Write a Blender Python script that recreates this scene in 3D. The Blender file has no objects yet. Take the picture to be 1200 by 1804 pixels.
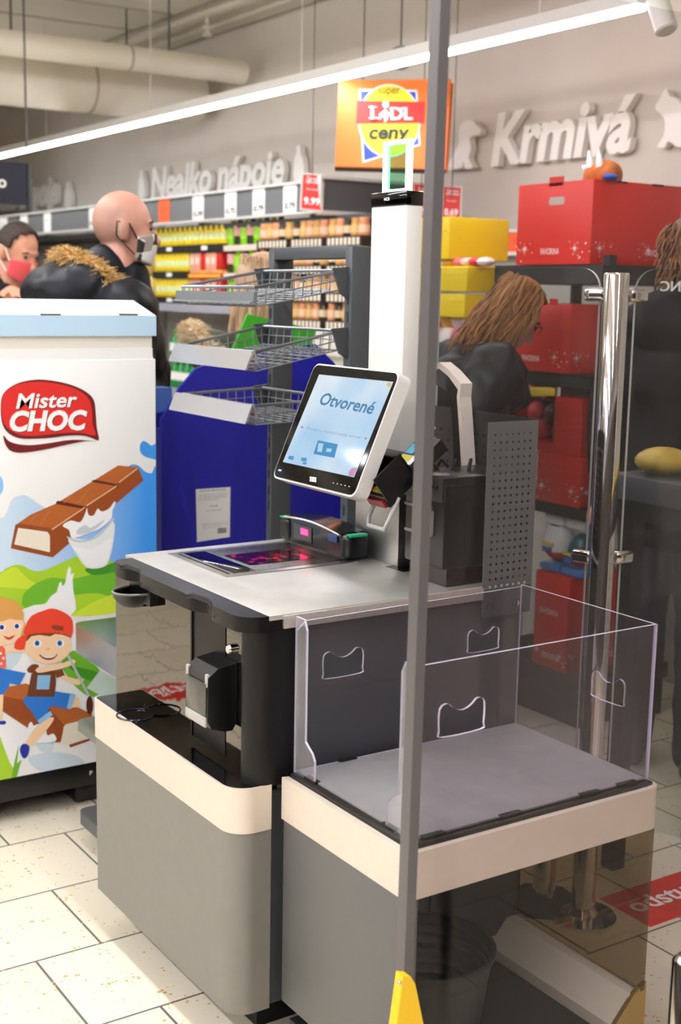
import bpy, bmesh, math, random
from mathutils import Vector, Matrix, noise
from mathutils.geometry import tessellate_polygon
random.seed(7)
SC = bpy.context.scene
COL = SC.collection

# ------------------------------------------------------------------ camera
F_PX = 2269.86
CAM = Vector((0, 0, 1.55))
ROT = Matrix.Rotation(-0.585962548, 3, 'Z') @ Matrix.Rotation(1.40323703, 3, 'X') @ Matrix.Rotation(0.0192296891, 3, 'Z')
cam_data = bpy.data.cameras.new('camera')
cam = bpy.data.objects.new('camera', cam_data)
COL.objects.link(cam)
cam.matrix_world = Matrix.Translation(CAM) @ ROT.to_4x4()
cam_data.sensor_width = 36.0
cam_data.lens = F_PX / 1804 * 36.0
cam_data.clip_start = 0.05
cam_data.clip_end = 60
cam_data.dof.use_dof = True
cam_data.dof.focus_distance = 2.75
cam_data.dof.aperture_fstop = 4.0
SC.camera = cam

# ------------------------------------------------------------------ colour management, world
SC.view_settings.view_transform = 'Standard'
SC.view_settings.look = 'None'
SC.view_settings.gamma = 1
SC.view_settings.use_curve_mapping = False
SC.view_settings.exposure = 0.0
SC.cycles.max_bounces = 10
SC.cycles.transparent_max_bounces = 16
SC.cycles.transmission_bounces = 12
SC.cycles.caustics_reflective = False
SC.cycles.caustics_refractive = False
SC.cycles.sample_clamp_indirect = 6.0
W = bpy.data.worlds.new('store_ambience')
SC.world = W
W.use_nodes = True
W.node_tree.nodes['Background'].inputs[0].default_value = (1.0, 0.97, 0.94, 1)
W.node_tree.nodes['Background'].inputs[1].default_value = 0.5
LED_STRENGTH = 90.0

# ------------------------------------------------------------------ where a picture point lies on a plane of the place
def ray(x, y): return ROT @ Vector(((x - 600) / F_PX, -(y - 902) / F_PX, -1))
def onx(x, y, X): d = ray(x, y); return CAM + d * (X / d.x)
def ony(x, y, Y): d = ray(x, y); return CAM + d * (Y / d.y)
def onz(x, y, z): d = ray(x, y); return CAM + d * ((z - CAM.z) / d.z)
def at(x, y, D): return CAM + ray(x, y) * D

# ------------------------------------------------------------------ materials
def lin(h):
    h = h.lstrip('#'); c = [int(h[i:i + 2], 16) / 255 for i in (0, 2, 4)]
    return [v / 12.92 if v <= .04045 else ((v + .055) / 1.055) ** 2.4 for v in c] + [1]
_m = {}
def M(name, hexc='#808080', rough=.5, metal=0, noise_amt=0, noise_scale=20, bump=0, bump_scale=200, emit=0, coat=0, spec=.5, stretch=None):
    if name in _m: return _m[name]
    m = bpy.data.materials.new(name); m.use_nodes = True
    nt = m.node_tree; b = nt.nodes['Principled BSDF']
    c = lin(hexc)
    b.inputs['Base Color'].default_value = c
    b.inputs['Roughness'].default_value = rough
    b.inputs['Metallic'].default_value = metal
    b.inputs['Specular IOR Level'].default_value = spec
    if coat: b.inputs['Coat Weight'].default_value = coat
    if emit:
        b.inputs['Emission Color'].default_value = c; b.inputs['Emission Strength'].default_value = emit
    tc = nt.nodes.new('ShaderNodeTexCoord'); vec = tc.outputs['Object']
    if stretch:
        mp = nt.nodes.new('ShaderNodeMapping'); mp.inputs['Scale'].default_value = stretch
        nt.links.new(vec, mp.inputs[0]); vec = mp.outputs[0]
    if noise_amt:
        n = nt.nodes.new('ShaderNodeTexNoise'); n.inputs['Scale'].default_value = noise_scale; n.inputs['Detail'].default_value = 5
        nt.links.new(vec, n.inputs['Vector'])
        r = nt.nodes.new('ShaderNodeValToRGB')
        r.color_ramp.elements[0].position = .3; r.color_ramp.elements[1].position = .7
        r.color_ramp.elements[0].color = [max(0, v * (1 - noise_amt)) for v in c[:3]] + [1]
        r.color_ramp.elements[1].color = [min(1, v * (1 + noise_amt)) for v in c[:3]] + [1]
        nt.links.new(n.outputs['Fac'], r.inputs[0]); nt.links.new(r.outputs[0], b.inputs['Base Color'])
    if bump:
        n = nt.nodes.new('ShaderNodeTexNoise'); n.inputs['Scale'].default_value = bump_scale; n.inputs['Detail'].default_value = 3
        nt.links.new(vec, n.inputs['Vector'])
        bp = nt.nodes.new('ShaderNodeBump'); bp.inputs['Strength'].default_value = bump; bp.inputs['Distance'].default_value = .002
        nt.links.new(n.outputs['Fac'], bp.inputs['Height']); nt.links.new(bp.outputs[0], b.inputs['Normal'])
    _m[name] = m
    return m
def glass_mat(name, hexc='#ffffff', rough=0, ior=1.49, scratch=0, refl=1.0):
    if name in _m: return _m[name]
    m = bpy.data.materials.new(name); m.use_nodes = True
    nt = m.node_tree; nt.nodes.clear()
    out = nt.nodes.new('ShaderNodeOutputMaterial')
    # thin sheet: straight-through transmission plus a Fresnel reflection
    tr = nt.nodes.new('ShaderNodeBsdfTransparent'); tr.inputs[0].default_value = lin(hexc)
    gl = nt.nodes.new('ShaderNodeBsdfGlossy'); gl.inputs['Roughness'].default_value = rough
    fr = nt.nodes.new('ShaderNodeFresnel'); ge = nt.nodes.new('ShaderNodeNewGeometry')
    io = nt.nodes.new('ShaderNodeMapRange'); io.inputs[3].default_value = ior; io.inputs[4].default_value = 1 / ior
    nt.links.new(ge.outputs['Backfacing'], io.inputs[0]); nt.links.new(io.outputs[0], fr.inputs['IOR'])
    mx = nt.nodes.new('ShaderNodeMixShader')
    fm = nt.nodes.new('ShaderNodeMath'); fm.operation = 'MULTIPLY'; fm.inputs[1].default_value = refl; nt.links.new(fr.outputs[0], fm.inputs[0]); nt.links.new(fm.outputs[0], mx.inputs[0]); nt.links.new(tr.outputs[0], mx.inputs[1]); nt.links.new(gl.outputs[0], mx.inputs[2])
    last = mx
    tc = nt.nodes.new('ShaderNodeTexCoord')
    n = nt.nodes.new('ShaderNodeTexNoise'); n.inputs['Scale'].default_value = 3.0
    bp = nt.nodes.new('ShaderNodeBump'); bp.inputs['Strength'].default_value = .12; bp.inputs['Distance'].default_value = .01
    nt.links.new(tc.outputs['Object'], n.inputs['Vector']); nt.links.new(n.outputs['Fac'], bp.inputs['Height'])
    nt.links.new(bp.outputs[0], gl.inputs['Normal'])
    if scratch:
        df = nt.nodes.new('ShaderNodeBsdfDiffuse'); df.inputs[0].default_value = (1, .99, .98, 1)
        n2 = nt.nodes.new('ShaderNodeTexNoise'); n2.inputs['Scale'].default_value = 9; n2.inputs['Detail'].default_value = 8
        mp = nt.nodes.new('ShaderNodeMapping'); mp.inputs['Scale'].default_value = (1, 1, .35)
        nt.links.new(tc.outputs['Object'], mp.inputs[0]); nt.links.new(mp.outputs[0], n2.inputs['Vector'])
        mr = nt.nodes.new('ShaderNodeMapRange'); mr.inputs[1].default_value = .4; mr.inputs[2].default_value = .8
        mr.inputs[3].default_value = scratch * .4; mr.inputs[4].default_value = scratch * 1.6
        nt.links.new(n2.outputs['Fac'], mr.inputs[0])
        m2 = nt.nodes.new('ShaderNodeMixShader')
        nt.links.new(mr.outputs[0], m2.inputs[0]); nt.links.new(mx.outputs[0], m2.inputs[1]); nt.links.new(df.outputs[0], m2.inputs[2])
        last = m2
    nt.links.new(last.outputs[0], out.inputs[0])
    _m[name] = m
    return m

# ------------------------------------------------------------------ mesh builder
class MB:
    def __init__(s): s.v = []; s.f = []; s.mi = []; s.sm = []; s.mats = []; s.cur = 0
    def mat(s, m):
        if m not in s.mats: s.mats.append(m)
        s.cur = s.mats.index(m); return s
    def add(s, verts, faces, smooth=False):
        o = len(s.v); s.v += [tuple(v) for v in verts]
        for f in faces: s.f.append(tuple(i + o for i in f)); s.mi.append(s.cur); s.sm.append(smooth)
        return s
    def box(s, a, b, bev=0, seg=2, M4=None):
        a, b = Vector(a), Vector(b)
        lo = Vector((min(a.x, b.x), min(a.y, b.y), min(a.z, b.z))); hi = Vector((max(a.x, b.x), max(a.y, b.y), max(a.z, b.z)))
        bm = bmesh.new()
        bmesh.ops.create_cube(bm, size=1)
        for v in bm.verts: v.co = Vector(((lo.x + hi.x) / 2 + v.co.x * (hi.x - lo.x), (lo.y + hi.y) / 2 + v.co.y * (hi.y - lo.y), (lo.z + hi.z) / 2 + v.co.z * (hi.z - lo.z)))
        if bev: bmesh.ops.bevel(bm, geom=bm.edges[:], offset=min(bev, .49 * min(hi - lo)), segments=seg, affect='EDGES', profile=.5)
        return s.frombm(bm, M4, bool(bev))
    def frombm(s, bm, M4=None, smooth=False):
        bm.verts.index_update()
        vs = [(M4 @ v.co if M4 else v.co.copy()) for v in bm.verts]
        s.add(vs, [[v.index for v in f.verts] for f in bm.faces], smooth); bm.free(); return s
    def poly(s, pts):                      # flat polygon, any outline
        pts = [Vector(p) for p in pts]
        tri = tessellate_polygon([pts])
        n = Vector((0, 0, 0))
        for i in range(len(pts)): n += pts[i].cross(pts[(i + 1) % len(pts)])
        fs = []
        for t in tri:
            tn = (pts[t[1]] - pts[t[0]]).cross(pts[t[2]] - pts[t[0]])
            fs.append(t if tn.dot(n) >= 0 else (t[0], t[2], t[1]))
        return s.add(pts, fs)
    def prism(s, pts, d, smooth=False):    # outline extruded along d
        pts = [Vector(p) for p in pts]; d = Vector(d); n = len(pts)
        tri = tessellate_polygon([pts])
        fs = [tuple(t) for t in tri] + [tuple(i + n for i in reversed(t)) for t in tri]
        s.add(pts + [p + d for p in pts], fs)
        o = len(s.v) - 2 * n
        for i in range(n):
            j = (i + 1) % n; s.f.append((o + i, o + j, o + n + j, o + n + i)); s.mi.append(s.cur); s.sm.append(smooth)
        return s
    def tube(s, path, r, n=8, closed=False, cap=True):
        path = [Vector(p) for p in path]; m = len(path)
        rr = r if isinstance(r, (list, tuple)) else [r] * m
        vs = []; prev = None
        for i, p in enumerate(path):
            if closed: t = path[(i + 1) % m] - path[i - 1]
            else: t = path[min(i + 1, m - 1)] - path[max(i - 1, 0)]
            t = t.normalized() if t.length > 1e-9 else Vector((0, 0, 1))
            if prev is None:
                u = t.orthogonal().normalized()
            else:
                u = prev - t * prev.dot(t); u = u.normalized() if u.length > 1e-6 else t.orthogonal().normalized()
            prev = u; w = t.cross(u)
            vs += [p + (u * math.cos(2 * math.pi * k / n) + w * math.sin(2 * math.pi * k / n)) * rr[i] for k in range(n)]
        fs = []
        for i in range(m if closed else m - 1):
            a = i * n; b = ((i + 1) % m) * n
            for k in range(n): k2 = (k + 1) % n; fs.append((a + k, a + k2, b + k2, b + k))
        if cap and not closed: fs.append(tuple(reversed(range(n)))); fs.append(tuple((m - 1) * n + k for k in range(n)))
        return s.add(vs, fs, n > 5)
    def cyl(s, a, b, r, n=24, r2=None): return s.tube([a, b], [r, r if r2 is None else r2], n)
    def lathe(s, prof, c=(0, 0, 0), n=24, M4=None):   # prof = [(radius, z)]
        c = Vector(c); vs = []
        for r, z in prof: vs += [Vector((c.x + r * math.cos(2 * math.pi * k / n), c.y + r * math.sin(2 * math.pi * k / n), c.z + z)) for k in range(n)]
        if M4: vs = [M4 @ v for v in vs]
        fs = []
        for i in range(len(prof) - 1):
            for k in range(n): k2 = (k + 1) % n; fs.append((i * n + k, i * n + k2, (i + 1) * n + k2, (i + 1) * n + k))
        fs.append(tuple(reversed(range(n)))); fs.append(tuple((len(prof) - 1) * n + k for k in range(n)))
        return s.add(vs, fs, True)
    def ball(s, c, r, n=14, m=9, M4=None):
        r = Vector(r) if hasattr(r, '__len__') else Vector((r, r, r)); c = Vector(c); vs = []; fs = []
        for i in range(m + 1):
            t = math.pi * i / m
            for k in range(n):
                a = 2 * math.pi * k / n
                d = Vector((math.sin(t) * math.cos(a) * r.x, math.sin(t) * math.sin(a) * r.y, math.cos(t) * r.z))
                vs.append(c + (M4 @ d if M4 else d))
        for i in range(m):
            for k in range(n): k2 = (k + 1) % n; fs.append((i * n + k, (i + 1) * n + k, (i + 1) * n + k2, i * n + k2))
        return s.add(vs, fs, True)
    def build(s, name, m=None, parent=None):
        me = bpy.data.meshes.new(name)
        me.from_pydata(s.v, [], s.f)
        for mm in (s.mats or [m]): me.materials.append(mm)
        me.polygons.foreach_set('material_index', s.mi if s.mats else [0] * len(s.f))
        me.polygons.foreach_set('use_smooth', s.sm)
        me.update()
        bm = bmesh.new(); bm.from_mesh(me)
        bmesh.ops.remove_doubles(bm, verts=bm.verts, dist=1e-6); bmesh.ops.recalc_face_normals(bm, faces=bm.faces[:])
        bm.to_mesh(me); bm.free()
        if any(s.sm):
            try: me.set_sharp_from_angle(angle=math.radians(40))
            except Exception: pass
        o = bpy.data.objects.new(name, me); COL.objects.link(o)
        if parent is not None:
            o.parent = parent
            o.matrix_parent_inverse = parent_world(parent).inverted()
        return o
def parent_world(o):
    m = Matrix.LocRotScale(o.location, o.rotation_euler, o.scale)
    if o.parent is not None: return parent_world(o.parent) @ o.matrix_parent_inverse @ m
    return m
def thing(name, label, cat, loc=(0, 0, 0), group=None):
    o = bpy.data.objects.new(name, None); COL.objects.link(o); o.empty_display_size = .05
    o.location = loc; o['label'] = label; o['category'] = cat
    if group: o['group'] = group
    return o
def tag(o, label, cat, group=None, kind=None):
    o['label'] = label; o['category'] = cat
    if group: o['group'] = group
    if kind: o['kind'] = kind
    return o
def struct(o): o['kind'] = 'structure'; return o
def copy_thing(root, loc, label=None, group=None, rotz=0.0):
    r = root.copy(); COL.objects.link(r); r.location = loc
    r.rotation_euler = (0, 0, rotz)
    if label: r['label'] = label
    if group: r['group'] = group
    for ch in list(root.children):
        c = ch.copy(); COL.objects.link(c); c.parent = r
        for g in list(ch.children):
            d = g.copy(); COL.objects.link(d); d.parent = c
    return r
def rrect(x0, y0, x1, y1, r, n=6, corners=(1, 1, 1, 1)):    # 2-D rounded rectangle, counter-clockwise from lower left
    out = []
    for (cx, cy, a0, on, px, py) in ((x0 + r, y0 + r, 180, corners[0], x0, y0), (x1 - r, y0 + r, 270, corners[1], x1, y0), (x1 - r, y1 - r, 0, corners[2], x1, y1), (x0 + r, y1 - r, 90, corners[3], x0, y1)):
        if on: out += [(cx + r * math.cos(math.radians(a0 + 90 * k / n)), cy + r * math.sin(math.radians(a0 + 90 * k / n))) for k in range(n + 1)]
        else: out.append((px, py))
    return out
def spline(pts, k=6, closed=True):
    n = len(pts); out = []
    for i in range(n if closed else n - 1):
        p0, p1, p2, p3 = (pts[(i + j - 1) % n] if closed else pts[min(max(i + j - 1, 0), n - 1)] for j in range(4))
        for q in range(k):
            t = q / k
            out.append(tuple(.5 * ((2 * p1[a]) + (-p0[a] + p2[a]) * t + (2 * p0[a] - 5 * p1[a] + 4 * p2[a] - p3[a]) * t * t + (-p0[a] + 3 * p1[a] - 3 * p2[a] + p3[a]) * t ** 3) for a in range(len(p1))))
    if not closed: out.append(tuple(pts[-1]))
    return out
AX = {'-X': ((0, -1, 0), (0, 0, 1)), '-Y': ((1, 0, 0), (0, 0, 1)), 'Z': ((1, 0, 0), (0, 1, 0))}
def text_pts(txt, bold=0.0, shear=0.0, extrude=0.0, spacing=1.0, res=3):
    c = bpy.data.curves.new('t', 'FONT'); c.body = txt; c.offset = bold; c.shear = shear; c.extrude = extrude; c.space_character = spacing; c.resolution_u = res
    c.size = 1; c.align_x = 'LEFT'
    o = bpy.data.objects.new('t', c); COL.objects.link(o)
    dg = bpy.context.evaluated_depsgraph_get()
    me = bpy.data.meshes.new_from_object(o.evaluated_get(dg))
    vs = [v.co.copy() for v in me.vertices]; fs = [tuple(p.vertices) for p in me.polygons]
    bpy.data.objects.remove(o); bpy.data.curves.remove(c); bpy.data.meshes.remove(me)
    return vs, fs
def text(mb, txt, origin, xdir, ydir, width=None, height=None, bold=0.0, shear=0.0, depth=0.0, spacing=1.0, mirror=False):
    """lettering from origin (its lower left) along xdir, ydir; fitted to width / height"""
    vs, fs = text_pts(txt, bold, shear, .5 if depth else 0, spacing)
    if not vs: return mb
    x0 = min(v.x for v in vs); x1 = max(v.x for v in vs); y0 = min(v.y for v in vs); y1 = max(v.y for v in vs)
    sx = width / (x1 - x0) if width else None; sy = height / (y1 - y0) if height else None
    sx = sx or sy; sy = sy or sx
    xd, yd = Vector(xdir).normalized(), Vector(ydir).normalized(); nd = xd.cross(yd); O = Vector(origin)
    mb.add([O + xd * ((x1 - v.x if mirror else v.x - x0) * sx) + yd * ((v.y - y0) * sy) + nd * ((v.z + (.5 if depth else 0)) * depth) for v in vs], fs)
    return mb

# ------------------------------------------------------------------ common materials
STEEL = M('brushed_steel', '#C9C8C4', .36, 1, .06, 60, .12, 120, stretch=(1, 12, 1))
CHROME = M('chrome', '#DEDCDA', .07, 1)
BLACK = M('black_plastic', '#080809', .34)
BLACK_SATIN = M('black_satin', '#0F0F10', .42, spec=.3)
GLOSS_BLACK = M('gloss_black', '#030304', .06)
DARK = M('dark_grey_paint', '#3E4042', .45)
GREY = M('grey_laminate', '#7C7872', .5, 0, .03, 30)
ANTHRA = M('anthracite_paint', '#474A4D', .42, 0, .03, 15)
WHITE = M('white_paint', '#DAD7D2', .4)
PAPER = M('white_paper', '#F7F5F1', .7)
RED = M('red_print', '#D8261C', .5)
INK = M('black_ink', '#1B1B1C', .6)
LEDM = M('led_tube', '#F8F9FF', .5, emit=LED_STRENGTH)
LEDW = M('led_tube_wall_aisle', '#F8F9FF', .5, emit=LED_STRENGTH * .42)
SKIN = M('skin', '#D09378', .5, 0, .05, 25)
SKIN_PINK = M('skin_fair', '#D69C88', .5, 0, .05, 25)

# ------------------------------------------------------------------ lamps of the store: lines of LED tubes hung along the aisles
WALLX = 4.1
def led_line(x, y0, y1, z, label, lm=None):
    t = thing('led_light_line', label, 'light', (x, y0, z), 'LED tube lines hung over the aisles')
    b = MB().mat(WHITE); b.prism([(x - .032, y0, z), (x + .032, y0, z), (x + .026, y0, z + .045), (x - .026, y0, z + .045)], (0, y1 - y0, 0)); b.build('housing', None, t)
    b = MB().mat(lm or LEDM); b.box((x - .024, y0 + .01, z - .016), (x + .024, y1 - .01, z - .0005), .006); b.build('diffuser', None, t)
    k = y0 + .5
    while k < y1:
        MB().mat(WHITE).cyl((x, k, z + .045), (x, k, 3.25), .0025, 6).build('suspension_wire', None, t); k += 1.6
    return t
led_line(3.2, 3.112, 10.5, 2.487, 'long glowing LED tube line over the aisle in front of the beige wall', LEDW)
led_line(1.15, -2.4, 6.6, 2.9, 'LED tube line hung above the self checkout kiosk')
led_line(-.95, -2.4, 6.6, 2.9, 'LED tube line hung over the floor before the kiosk')
led_line(-3.0, -2.4, 6.6, 2.9, 'LED tube line hung third from the beige wall')
led_line(-5.0, -2.4, 6.6, 2.9, 'LED tube line hung farthest from the beige wall')

# ------------------------------------------------------------------ floor, walls, ceiling
def floor_mat():
    m = bpy.data.materials.new('speckled_tile_floor'); m.use_nodes = True
    nt = m.node_tree; L = nt.links.new; b = nt.nodes['Principled BSDF']; N = nt.nodes.new
    tc = N('ShaderNodeTexCoord')
    mp = N('ShaderNodeMapping'); mp.inputs['Location'].default_value = (-.315, -.099, 0); L(tc.outputs['Object'], mp.inputs[0])
    br = N('ShaderNodeTexBrick'); br.offset = .5; br.offset_frequency = 2
    for k, v in (('Scale', 1), ('Mortar Size', .0034), ('Mortar Smooth', .2), ('Bias', 0), ('Brick Width', .326), ('Row Height', .326)): br.inputs[k].default_value = v
    br.inputs['Color1'].default_value = lin('#EDE4D0'); br.inputs['Color2'].default_value = lin('#E6DBC5'); br.inputs['Mortar'].default_value = lin('#6A665F')
    L(mp.outputs[0], br.inputs['Vector'])
    vo = N('ShaderNodeTexVoronoi'); vo.inputs['Scale'].default_value = 58
    L(tc.outputs['Object'], vo.inputs['Vector'])
    nz = N('ShaderNodeTexNoise'); nz.inputs['Scale'].default_value = 22; nz.inputs['Detail'].default_value = 4; L(tc.outputs['Object'], nz.inputs['Vector'])
    sb = N('ShaderNodeMath'); sb.operation = 'SUBTRACT'; L(nz.outputs['Fac'], sb.inputs[0]); L(vo.outputs['Distance'], sb.inputs[1])
    rp = N('ShaderNodeValToRGB'); rp.color_ramp.elements[0].position = .34; rp.color_ramp.elements[1].position = .41; L(sb.outputs[0], rp.inputs[0])
    mx = N('ShaderNodeMix'); mx.data_type = 'RGBA'; L(rp.outputs[0], mx.inputs[0]); L(br.outputs['Color'], mx.inputs[6]); mx.inputs[7].default_value = lin('#D0A566')
    L(mx.outputs[2], b.inputs['Base Color'])
    b.inputs['Roughness'].default_value = .38
    bp = N('ShaderNodeBump'); bp.inputs['Strength'].default_value = .25; bp.inputs['Distance'].default_value = .002; bp.invert = True
    L(br.outputs['Fac'], bp.inputs['Height']); L(bp.outputs[0], b.inputs['Normal'])
    return m
struct(MB().mat(floor_mat()).box((-7, -6, -.1), (WALLX + .1, 17, 0)).build('floor'))
WALLM = M('beige_wall_paint', '#CCC2B6', .8, 0, .04, 3)
struct(MB().mat(WALLM).box((WALLX, -6, 0), (WALLX + .12, 17, 3.7)).build('wall_right'))
struct(MB().mat(WALLM).box((-7, 17, 0), (WALLX + .12, 17.12, 3.7)).build('wall_back'))
def reflection_wall_mat():  # dark pattern for the unseen walls, added for reflections to pick up
    m = bpy.data.materials.new('dark_reflection_wall'); m.use_nodes = True; nt = m.node_tree; L = nt.links.new; bs = nt.nodes['Principled BSDF']; bs.inputs['Roughness'].default_value = .8
    tc = nt.nodes.new('ShaderNodeTexCoord'); br = nt.nodes.new('ShaderNodeTexBrick'); mp = nt.nodes.new('ShaderNodeMapping'); mp.inputs['Rotation'].default_value = (math.pi / 2, 0, 0)
    L(tc.outputs['Object'], mp.inputs[0]); L(mp.outputs[0], br.inputs['Vector'])
    for k, v in (('Scale', 1), ('Mortar Size', .03), ('Bias', 0), ('Brick Width', .34), ('Row Height', .4)): br.inputs[k].default_value = v
    br.inputs['Color1'].default_value = lin('#1C1B1D'); br.inputs['Color2'].default_value = lin('#4F4238'); br.inputs['Mortar'].default_value = lin('#1A1A1B')
    L(br.outputs['Color'], bs.inputs['Base Color']); return m
SWM = reflection_wall_mat()
struct(MB().mat(SWM).box((-7, -2.6, 0), (WALLX + .12, -2.5, 2.3)).build('unseen_wall_front'))  # unseen wall added close behind the camera to darken the clear screen's reflection
struct(MB().mat(SWM).box((-7.1, -6, 0), (-7, 17, 2.3)).build('unseen_wall_left'))  # unseen wall, added to give chrome and glass something dark to reflect
CEILM = M('white_ceiling_panel', '#F3EFE5', .8)
cb = MB().mat(CEILM).box((-7, -6, 3.27), (WALLX, 17, 3.37))
cb.mat(M('ceiling_joint', '#B9B2A4', .8))
for k in range(-4, 17): cb.box((-7, k * .62 + 4.0 - .012, 3.262), (WALLX - .3, k * .62 + 4.0 + .012, 3.272)) if k * .62 + 4 < 16 else None
for k in range(10): cb.box((WALLX - .3 - k * 1.24 - .012, -5, 3.262), (WALLX - .3 - k * 1.24 + .012, 16, 3.272))
struct(cb.build('ceiling'))
BEAM = M('cream_beam', '#CFC8B8', .7)
struct(MB().mat(BEAM).box((WALLX - .16, -6, 3.17), (WALLX - .05, 17, 3.255)).build('trim_1'))
# air ducts running across towards the wall
DUCT = M('cream_duct', '#F1EADA', .7, 0, .03, 6)
for (x, yc, zc, r, lab) in ((3.98, 7.15, 2.865, .07, 'slim cream ventilation duct, upper of the two by the ceiling'),
                            (3.98, 7.75, 2.78, .16, 'thick cream ventilation duct below the slim one')):
    t = thing('ventilation_duct', lab, 'duct', (x, yc, zc), 'ventilation ducts under the ceiling')
    b = MB().mat(DUCT); n = 14
    b.tube([(x, yc, zc), (x - .03, yc, zc), (-3, yc, zc)], [r * .93, r, r], 28); b.build('pipe', None, t)
    b = MB().mat(M('duct_band', '#B8B0A0', .7))
    for k in range(4): b = MB().mat(M('duct_band', '#B8B0A0', .7)).cyl((x - .75 - k * .9, yc, zc), (x - .765 - k * .9, yc, zc), r * 1.025, 28); b.build('band', None, t)
    for k in range(4): MB().mat(DARK).cyl((x - .5 - k * .95, yc, zc + r * .95), (x - .5 - k * .95, yc, 3.265), .006, 6).build('hanger_rod', None, t)
t = thing('bulkhead_duct', 'wide cream curved duct at the far left under the ceiling', 'duct', (2.9, 9.6, 2.95))
MB().mat(DUCT).tube([(3.1, 9.9, 2.93), (3.0, 9.9, 2.93), (-4, 9.9, 2.93)], [.3, .33, .33], 32).build('pipe', None, t)
MB().mat(DUCT).tube([(3.3, 9.0, 3.1), (-4, 9.0, 3.1)], .05, 16).build('pipe', None, t)
t = thing('sprinkler_pipe', 'thin cream pipe with a sprinkler head below the ceiling edge', 'pipe', (3.75, 8, 3.2))
MB().mat(BEAM).tube([(3.78, -2, 3.2), (3.78, 14, 3.2)], .022, 12).build('pipe', None, t)
pS = onx(366, 60, 3.78)
MB().mat(BEAM).lathe([(.012, .1), (.012, .03), (.035, .03), (.035, .012), (.02, .01), (.02, -.01), (.032, -.012), (.032, -.03), (.005, -.03)], (3.78, pS.y, 3.09), 12).build('sprinkler_head', None, t)

# spotlight at the upper right and a small round speaker above the orange sign
pT = onx(1166, 26, 3.2)
t = thing('spotlight', 'white cylinder spotlight at the end of the LED line', 'light', (3.2, pT.y, pT.z))
ax = (onx(1172, 46, 3.2) - onx(1160, 8, 3.2)).normalized()
MB().mat(WHITE).tube([pT - ax * .06, pT - ax * .055, pT + ax * .055, pT + ax * .06], [.03, .036, .036, .03], 20).build('lamp_head', None, t)
MB().mat(WHITE).tube([pT - ax * .05, pT - ax * .05 + Vector((0, 0, .1)), (3.2, pT.y, 3.2)], .008, 8).build('bracket', None, t)
pB = onx(706, 102, 3.6)
t = thing('pendant_speaker', 'small grey ball hung above the orange price sign', 'speaker', (3.6, pB.y, pB.z))
MB().mat(M('ball_grey', '#8E8F90', .6)).ball(pB, .055).build('ball', None, t)
MB().mat(DARK).tube([pB + Vector((0, 0, .05)), (pB.x, pB.y, 3.26)], .004, 6).build('cord', None, t)

# ------------------------------------------------------------------ raised lettering on the beige wall
WLET = M('white_foam_letter', '#F0EBE3', .6)
def wall_text(word, pl, pr, ph, label, bold=.035, shear=.18, smooth=True):
    a, b_ = onx(*pl, WALLX), onx(*pr, WALLX); zt = onx(*ph, WALLX).z
    t = thing('wall_lettering', label, 'lettering', (WALLX, a.y, a.z), 'white lettering on the beige wall')
    # place every letter as a part of its own
    vs, fs = text_pts(word, bold, shear, .5, 1.0)
    x0 = min(v.x for v in vs); x1 = max(v.x for v in vs)
    y1 = max(v.y for v in text_pts(word[0], bold, shear)[0])
    sx = (a.y - b_.y) / (x1 - x0); sy = (zt - a.z) / y1
    # islands -> letters
    nv = len(vs); par = list(range(nv))
    def find(i):
        while par[i] != i: par[i] = par[par[i]]; i = par[i]
        return i
    for f in fs:
        for q in f[1:]: par[find(f[0])] = find(q)
    isl = {}
    for f in fs: isl.setdefault(find(f[0]), []).append(f)
    items = []
    for k, ff in isl.items():
        ids = sorted({i for f in ff for i in f}); items.append([min(vs[i].x for i in ids), max(vs[i].x for i in ids), ids, ff])
    items.sort(key=lambda q: q[0]); merged = []
    for it in items:
        mk = None
        for g in merged:
            w = min(it[1] - it[0], g[1] - g[0]); ov = min(it[1], g[1]) - max(it[0], g[0])
            if ov > .5 * w: mk = g
        if mk: mk[0] = min(mk[0], it[0]); mk[1] = max(mk[1], it[1]); mk[2].append((it[2], it[3]))
        else: merged.append([it[0], it[1], [(it[2], it[3])]])
    for g in merged:
        b = MB().mat(WLET)
        for ids, ff in g[2]:
            mp = {i: k for k, i in enumerate(ids)}
            b.add([(WALLX - .012 - (vs[i].z + .5) * .035, a.y - (vs[i].x - x0) * sx, a.z + vs[i].y * sy) for i in ids], [tuple(mp[i] for i in f) for f in ff])
        b.build('letter', None, t)
    return t
wall_text('Krmivá', (878, 291), (1130, 262), (878, 203), 'large white word for pet food on the wall right of the orange sign')
wall_text('Nealko nápoje', (276, 350), (512, 318), (276, 298), 'white words for soft drinks on the wall left of the orange sign')
q = onx(112, 364, WALLX)
wall_text('Nealko nápoje', (-30, 376), (112, 364), (-30, 331), 'white words for soft drinks farther left, partly hidden by the dark sign')
def silhouette(name, pts, label, k=5):
    b = MB().mat(WLET); P = [onx(x, y, WALLX - .012) for x, y in spline(pts, k)]
    b.prism(P, (-.035, 0, 0))
    return tag(b.build(name), label, 'wall figure', 'white cut-out figures on the beige wall')
silhouette('dog_cutout', [(818, 233), (822, 220), (834, 213), (845, 216), (848, 222), (857, 229), (854, 239), (844, 240), (838, 246), (840, 262), (836, 280), (843, 295), (830, 298), (826, 286), (822, 297), (794, 299), (800, 288), (810, 272), (818, 252)], 'white sitting dog figure on the wall left of the large pet word')
silhouette('cat_cutout', [(1165, 192), (1172, 176), (1184, 158), (1190, 170), (1204, 176), (1222, 200), (1236, 230), (1238, 256), (1205, 260), (1188, 250), (1182, 260), (1169, 259), (1180, 240), (1182, 215), (1176, 204)], 'white cat figure on the wall right of the large pet word')
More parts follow.
